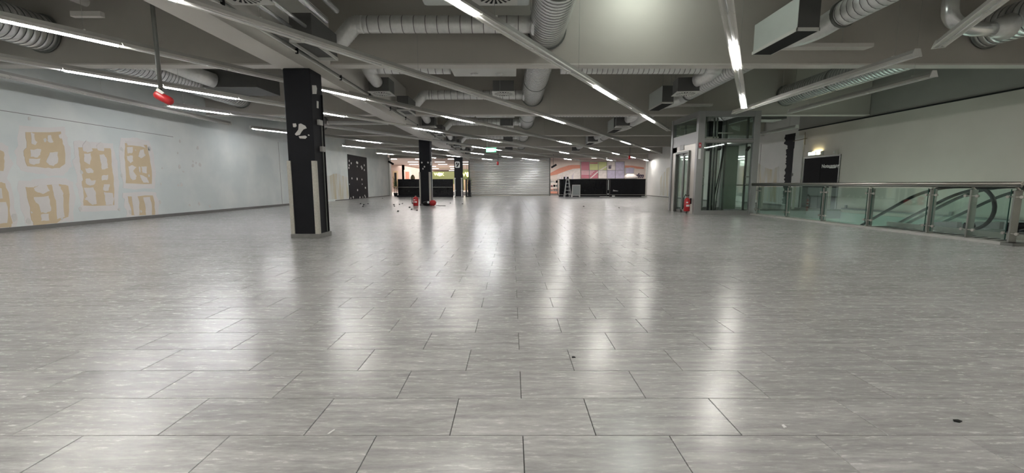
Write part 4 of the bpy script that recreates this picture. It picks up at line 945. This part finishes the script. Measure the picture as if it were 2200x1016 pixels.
# pink wall details
for (x0, y0_, x1, y1_, m_, lab, cat) in ((844, 367, 856, 402, 'wood', 'brown doorway panel in the pink mall wall', 'doorway'), (868, 365, 883, 398, 'cream', 'framed display panel on the pink mall wall', 'display')):
    a, b = atY(x0, y0_, 59.9), atY(x1, y1_, 59.9)
    t = thing('wall_panel', lab, cat, (a.x, 59.9, 0))
    MB().cbox(a.x, b.x, 59.85, 60, max(b.z, 0), a.z, .02).obj('frame', m_, t)
    MB().box(a.x + .2, b.x - .2, 59.83, 59.85, max(b.z, 0) + .1, a.z - .25).obj('inset', 'black' if m_ == 'wood' else 'salmon', t)
# drug store facade: mural bands, window grid, lettering
fac = bpy.data.objects['mall_facade']
def fpoly(pts, m_, nm_, par, D=46.98, th=.02):
    P = [atY(1180 + x / 9.236, 330 + y / 9.236, D) for x, y in pts]
    P = [Vector((p.x, D, max(p.z, .02))) for p in P]
    return MB().prism(P, (0, -th, 0)).obj(nm_, m_, par)
fac['org'] = (0, 0, 0)
fpoly([(10, 440), (10, 390), (200, 290), (380, 235), (450, 225), (615, 225), (615, 290), (480, 300), (330, 345), (160, 410)], 'salmon', 'mural_band', fac)
fpoly([(0, 700), (180, 690), (180, 790), (0, 800)], 'salmon', 'mural_band', fac)
fpoly([(1500, 235), (1650, 240), (1880, 275), (1880, 305), (1750, 300), (1600, 270), (1500, 290)], 'salmon', 'mural_band', fac)
fpoly([(160, 410), (330, 345), (480, 300), (610, 300), (610, 500), (150, 520)], 'pw', 'mural_field', fac)
for p in ([(310, 500), (330, 420), (345, 500)], [(450, 500), (455, 440), (500, 370), (470, 440), (465, 500)], [(240, 500), (250, 440), (262, 500)]): fpoly(p, 'pv', 'mural_shape', fac, 46.955, .01)
t = thing('shop_window', 'shop window with a grid of coloured picture panes', 'window', (9.7, 46.9, 2))
xs = [628, 797, 972, 1145, 1310, 1490]; zs = [160, 328, 495]
mats = [['pr', 'pg', 'pg', 'pw', 'pv'], ['pr', 'pr', 'pw', 'pv', 'pv']]
for r_ in range(2):
    for c in range(5):
        fpoly([(xs[c] + 4, zs[r_] + 4), (xs[c + 1] - 4, zs[r_] + 4), (xs[c + 1] - 4, zs[r_ + 1] - 4), (xs[c] + 4, zs[r_ + 1] - 4)], mats[r_][c], 'picture_pane', t, 46.95, .015)
fpoly([(800, 492), (985, 330), (1140, 240), (1300, 168), (1300, 190), (1145, 262), (1000, 345), (830, 492)], 'pw', 'picture_sweep', t, 46.93, .01)
fpoly([(640, 175), (960, 175), (960, 200), (640, 200)], 'pr', 'picture_band', t, 46.93, .01)
for y in (345, 375, 402): fpoly([(640, y), (900 - (y - 345), y), (893 - (y - 345), y + 8), (640, y + 8)], 'paper', 'picture_line', t, 46.93, .01)
for p in ([(1175, 300), (1180, 235), (1200, 225), (1205, 300)], [(1205, 300), (1215, 225), (1230, 225), (1228, 300)]): fpoly(p, 'txt', 'picture_figure', t, 46.93, .01)
for x in xs: fpoly([(x - 4, 155), (x + 4, 155), (x + 4, 500), (x - 4, 500)], 'steeld', 'mullion', t, 46.94, .05)
for z in zs: fpoly([(624, z - 3), (1494, z - 3), (1494, z + 3), (624, z + 3)], 'steeld', 'crossbar', t, 46.94, .05)
t = thing('shop_sign', 'dark slanted lettering on the cream wall above the right counter', 'sign', (14, 46.9, 1.6))
q = atY(1376, 378, 46.9)
o = text('lettering', 'dm', .75, 'txt', (q.x - .15, 46.93, q.z + .02), (PI / 2, 0, 0), t, .02, off=.015, shear=.3)
a, b = atY(1344, 360, 46.9), atY(1362, 373, 46.9)
t = thing('picture_board', 'grey picture board on the cream mall wall', 'picture', (a.x, 46.9, 2)); MB().cbox(a.x, b.x, 46.92, 46.98, b.z, a.z, .01).obj('board', 'greyp', t); MB().box(a.x + .06, b.x - .06, 46.91, 46.92, b.z + .06, a.z - .06).obj('picture', 'pv', t)
a, b = atY(1342, 373, 45), atY(1370, 384, 45)
t = thing('checkout_canopy', 'rounded grey canopy behind the right dark counter', 'canopy', (a.x, 45, 0)); MB().sweep([(a.x, 45, a.z - .35), (a.x + .3, 45, a.z - .3), (b.x - .5, 45, a.z - .3), (b.x, 45, a.z - .4)], [.12, .3, .3, .1], 14).obj('canopy', 'pw', t); MB().cyl(((a.x + b.x) / 2, 45, 0), ((a.x + b.x) / 2, 45, a.z - .4), .06, 8).obj('stand', 'steeld', t)
# shop goods racks left of the dark counter
t = thing('goods_rack', 'small goods rack behind the end of the left dark counter', 'rack', (4.3, 42, 0))
for z in (.35, .75, 1.15, 1.5): MB().box(3.75, 4.55, 41.8, 42.2, z, z + .03).obj('shelf', 'offwhite', t)
for x in (3.76, 4.5): MB().cbox(x, x + .04, 41.8, 42.2, 0, 1.55, .003).obj('side_frame', 'steeld', t)
for z in (.38, .78, 1.18):
    for x in (3.85, 4.1, 4.33): MB().cbox(x, x + .17, 41.85, 42.1, z, z + random.uniform(.15, .26), .005).obj('goods_box', random.choice(['black', 'pr', 'greyp', 'paper']), t)

# ================================================================ FAR FURNITURE
def gondola(x0, x1, y, label):
    t = thing('shelving_unit', label, 'shelving', ((x0 + x1) / 2, y, 0))
    MB().cbox(x0 + .02, x1 - .02, y + .42, y + .46, .14, 1.42, .004).obj('back_panel', 'blackg', t)
    MB().cbox(x0, x1, y, y + .46, 0, .14, .006).obj('base_deck', 'black', t)
    for x in (x0, x1 - .04): MB().cbox(x, x + .04, y + .40, y + .48, .1, 1.46, .003).obj('upright', 'black', t)
    MB().cbox(x0 + .03, x1 - .03, y + .05, y + .42, .78, .82, .004).obj('shelf', 'blackg', t)
    MB().box(x0 + .03, x1 - .03, y + .044, y + .05, .775, .825).obj('price_rail', 'steeld', t)
    MB().cbox(x0, x1, y + .38, y + .48, 1.42, 1.46, .004).obj('top_rail', 'black', t)
    for k in range(3):
        xx = x0 + .25 + k * (x1 - x0 - .5) / 2; MB().cyl((xx, y + .02, .0), (xx, y + .02, .03), .02, 8).obj('foot', 'steel', t)
    return t
gondola(-9.42, -7.14, 34.6, 'black low shelving unit at the far left, beside the tall plant')
gondola(-7.12, -4.85, 34.6, 'black low shelving unit between the two farther columns')
t = thing('display_post', 'narrow black display stand right of the dark grey far column', 'stand', (-3.8, 35, 0))
MB().cbox(-3.84, -3.78, 35.0, 35.4, 0, 1.45, .004).obj('side_panel', 'black', t); MB().cbox(-3.62, -3.42, 35.0, 35.4, .1, 1.4, .004).obj('side_panel', 'blackg', t); MB().cyl((-3.72, 35.0, 0), (-3.72, 35.0, 1.45), .02, 8).obj('pole', 'steel', t); MB().cbox(-3.86, -3.4, 34.98, 35.42, 0, .08, .004).obj('foot_plate', 'black', t)
q = atY(886, 380, 34.9)
t = thing('rounded_bundle', 'grey brown rounded bundle on top of the far left shelving', 'bundle', (q.x, 35.0, 1.46))  # rounded stand-in for an unclear shape above the shelving
MB().sweep([(q.x, 35.02, z) for z in (1.46, 1.5, 1.62, 1.74, 1.82)], [.14, .19, .17, .12, .03], 12).obj('bundle', 'stem', t)
MB().sweep([(q.x - .13, 35.0, 1.5), (q.x + .02, 34.92, 1.66), (q.x + .14, 35.0, 1.56)], [.04, .05, .03], 8).obj('fold', 'greyp', t)
# dark counters
def counter(x0, x1, y, h, label, n, shade):
    t = thing('display_counter', label, 'counter', ((x0 + x1) / 2, y, 0))
    MB().cbox(x0, x1, y, y + .6, 0, .10, .006).obj('plinth', 'black', t)
    MB().box(x0 + .02, x1 - .02, y - .01, y + .02, .14, .18).obj('trim_strip', 'steel', t)
    w_ = (x1 - x0) / n
    for k in range(n): MB().cbox(x0 + k * w_ + .006, x0 + (k + 1) * w_ - .006, y, y + .04, .18, h - .05, .004).obj('front_panel', shade, t)
    MB().box(x0, x1, y + .06, y + .58, .10, h - .05).obj('carcass', 'black', t)
    MB().cbox(x0 - .01, x1 + .01, y - .02, y + .62, h - .05, h, .006).obj('worktop', 'black', t)
    MB().cbox(x0 - .01, x0 + .015, y - .012, y + .3, .1, h - .02, .003).obj('end_trim', 'steel', t)
    MB().cbox(x1 - .015, x1 + .01, y - .012, y + .3, .1, h - .02, .003).obj('end_trim', 'steel', t)
    return t
ct1 = counter(4.02, 8.02, 35.9, 1.47, 'long dark glossy counter behind the stepladder', 4, 'blackg')
ct2 = counter(8.28, 11.30, 35.9, 1.49, 'dark grey counter next to the right far wall', 3, 'black')
MB().cbox(8.04, 8.26, 35.9, 36.2, 0, 1.45, .004).obj('joint_post', 'black', ct1); MB().cbox(8.11, 8.18, 35.86, 35.9, .55, 1.4, .003).obj('white_strip', 'paper', ct1); MB().cbox(8.09, 8.2, 35.86, 35.9, .16, .26, .003).obj('white_strip', 'paper', ct1)
mk = MB()
for dx, w_, h_ in ((0, .05, .13), (.07, .09, .09), (.18, .05, .07), (.25, .08, .06), (.36, .06, .04)): mk.prism([(8.55 + dx, 35.898, .45), (8.55 + dx + w_, 35.898, .45), (8.58 + dx + w_, 35.898, .45 + h_), (8.58 + dx, 35.898, .45 + h_)], (0, -.004, 0))
mk.obj('worn_print', 'paper', ct2)
# boards lying on the floor
t = thing('floor_board', 'pale board lying in front of the dark counters', 'board', (8.0, 35.6, 0)); MB().cbox(7.4, 8.15, 35.4, 35.7, 0, .03, .005).obj('board', 'offwhite', t); MB().cbox(8.4, 8.6, 35.35, 35.55, 0, .1, .01).obj('block', 'paper', t)
t = thing('floor_board', 'light board lying at the end of the right dark counter', 'board', (11.2, 35.6, 0)); MB().cbox(10.95, 11.35, 35.5, 35.8, 0, .06, .005).obj('board', 'offwhite', t)
# stepladder
t = thing('stepladder', 'white folding stepladder standing before the dark counter', 'ladder', (4.35, 33.2, 0))
for x in (4.12, 4.62):
    MB().bar((x, 33.0, .01), (4.37 + (x - 4.37) * .35, 33.35, 1.58), .035, .05).obj('front_rail', 'white2', t)
    MB().bar((x * .9 + .437, 33.95, .01), (4.37 + (x - 4.37) * .35, 33.42, 1.45), .03, .035).obj('rear_rail', 'white2', t)
for k in range(5):
    z = .28 + k * .27; f_ = 1 - .65 * z / 1.58; MB().box(4.37 - .25 * f_, 4.37 + .25 * f_, 33.0 + .22 * z - .03, 33.1 + .22 * z, z, z + .03).obj('step', 'white2', t)
MB().cbox(4.27, 4.47, 33.28, 33.5, 1.45, 1.49, .004).obj('top_platform', 'rail', t)
t = thing('black_pole_pair', 'two short black poles rising behind the stepladder', 'poles', (4.3, 35.5, 0))
for x in (4.33, 4.62): MB().cbox(x, x + .13, 35.65, 35.75, 0, 1.66, .01).obj('pole', 'black', t)
# a-board
t = thing('pavement_sign', 'blank grey sign board in a white frame before the dark counter', 'sign', (5.05, 33.4, 0))
for x in (4.74, 5.34): MB().cbox(x, x + .045, 33.4, 33.44, 0, 1.0, .004).obj('frame_post', 'white2', t); MB().bar((x + .02, 33.75, .0), (x + .02, 33.46, .95), .03, .03).obj('rear_leg', 'white2', t)
MB().cbox(4.785, 5.34, 33.4, 33.44, .95, 1.0, .004).cbox(4.785, 5.34, 33.4, 33.44, .14, .19, .004).obj('frame_bar', 'white2', t)
MB().box(4.785, 5.34, 33.41, 33.43, .19, .95).obj('panel', 'greyp', t)
# plants
def plant(x, y, h, label, spread=.28):
    t = thing('potted_plant', label, 'plant', (x, y, 0))
    MB().sweep([(x, y, 0), (x, y, .05), (x, y, .28), (x, y, .30)], [.13, .15, .19, .19], 14).obj('pot', 'pot', t)
    MB().sweep([(x, y, .29), (x, y, .30)], .17, 12).obj('soil', 'stem', t)
    lf = MB()
    for k in range(6):
        a = random.uniform(0, 2 * PI); tx, ty = x + .12 * math.cos(a), y + .12 * math.sin(a); hh = h * random.uniform(.75, 1)
        top = Vector((x + spread * .6 * math.cos(a), y + spread * .6 * math.sin(a), hh)); bt = Vector((tx, ty, .3))
        MB().sweep([bt, bt.lerp(top, .5) + Vector((0, 0, .04)), top], [.012, .01, .005], 6).obj('stem', 'stem', t)
        for j in range(28):
            p = bt.lerp(top, random.uniform(.25, 1.0)); d = Vector((random.uniform(-1, 1), random.uniform(-1, 1), random.uniform(-.5, .7))).normalized(); L = random.uniform(.12, .22)
            s_ = d.cross(Vector((0, 0, 1))).normalized() * .022
            lf.add([p, p + d * L * .5 + s_, p + d * L + Vector((0, 0, -.04)), p + d * L * .5 - s_], [(0, 1, 2), (0, 2, 3)])
    o = lf.obj('foliage', 'leaf', t); o['kind'] = 'stuff'
plant(-10.05, 36.6, 1.75, 'tall leafy pot plant left of the black shelving')
plant(-3.78, 37.6, 1.85, 'leafy pot plant left of the roller shutter')

# ================================================================ SMALL LITTER
lit_px = [(612,730),(635,738),(630,750),(668,730),(777,688),(862,738),(867,748),(905,735),(926,728),(1003,726),(893,787),(981,758),(995,772),(1037,780),(1288,725),(1378,731)]
pts = [(600 + a / 3.5025, 230 + b / 3.5025) for a, b in lit_px] + [(1254, 444), (1330, 447)]
for x, y in pts:
    q = atZ(x, y, 0); s = random.uniform(.035, .055); v = []
    bm = bmesh.new(); bmesh.ops.create_icosphere(bm, subdivisions=1, radius=s)
    for vv in bm.verts: vv.co = Vector((vv.co.x * random.uniform(.7, 1.2), vv.co.y * random.uniform(.7, 1.2), max(-s * .5, vv.co.z * .6) + s * .5))
    me = bpy.data.meshes.new('debris_chunk'); bm.to_mesh(me); bm.free(); me.materials.append(M['rubber'])
    o = bpy.data.objects.new('debris_chunk', me); COL.objects.link(o); o.location = (q.x, q.y, 0)
    tag(o, 'small dark chunk of debris lying on the far floor tiles', 'debris', 'dark debris chunks on the far floor')
def chip(x, y, pts_, m_, label):
    q = atZ(x, y, 0); o = MB().prism([q + Vector((a, b, 0.001)) for a, b in pts_], (0, 0, .004)).obj('floor_chip', m_, None); tag(o, label, 'chip')
chip(1684, 917, [(-.006, -.012), (.008, -.008), (.005, .012), (-.004, .008)], 'paper', 'tiny white paper chip on the near floor tiles')
chip(2056, 905, [(-.018, -.004), (.0, -.012), (.018, -.004), (.012, .008), (-.01, .008)], 'rubber', 'tiny dark leaf chip on the near floor tiles at right')
chip(711, 929, [(-.008, -.016), (-.002, -.016), (.012, .016), (.006, .016)], 'paper', 'thin pale sliver on the near floor tiles at left')
chip(1232, 768, [(-.01, -.01), (.012, -.006), (.006, .01), (-.008, .01)], 'rubber', 'tiny dark crumb on a tile in the middle floor')

# ================================================================ LIGHTS added as unseen fill below and in the mall, and the bay lamp
def area(name, loc, rot, sx, sy, e, c=(1, .98, .95)):
    l = bpy.data.lights.new(name, 'AREA'); l.shape = 'RECTANGLE'; l.size = sx; l.size_y = sy; l.energy = e; l.color = c
    o = bpy.data.objects.new(name, l); COL.objects.link(o); o.location = loc; o.rotation_euler = rot; return o
area('lower_level_fill', (10.6, 12.0, -0.35), (0, math.radians(0), 0), 2.5, 6, 160, (.9, 1, .95))  # added fill for the level below the escalator opening
area('mall_hall_fill', (-11, 62, 3.6), (0, 0, 0), 10, 40, 1100, (1, .93, .88))  # added fill brightening the left part of the mall
area('mall_shop_fill', (7, 42.5, 3.6), (0, 0, 0), 14, 3, 230, (1, .93, .88))  # added fill before the shop facade, besides the strip lamps
# a wall lamp high on the first bay, above the frame
l = bpy.data.lights.new('bay_lamp', 'POINT'); l.energy = 14; l.shadow_soft_size = .06; l.color = (.90, 1, .93)
o = bpy.data.objects.new('bay_lamp', l); COL.objects.link(o); o.location = (2.5, 8.25, 4.95)
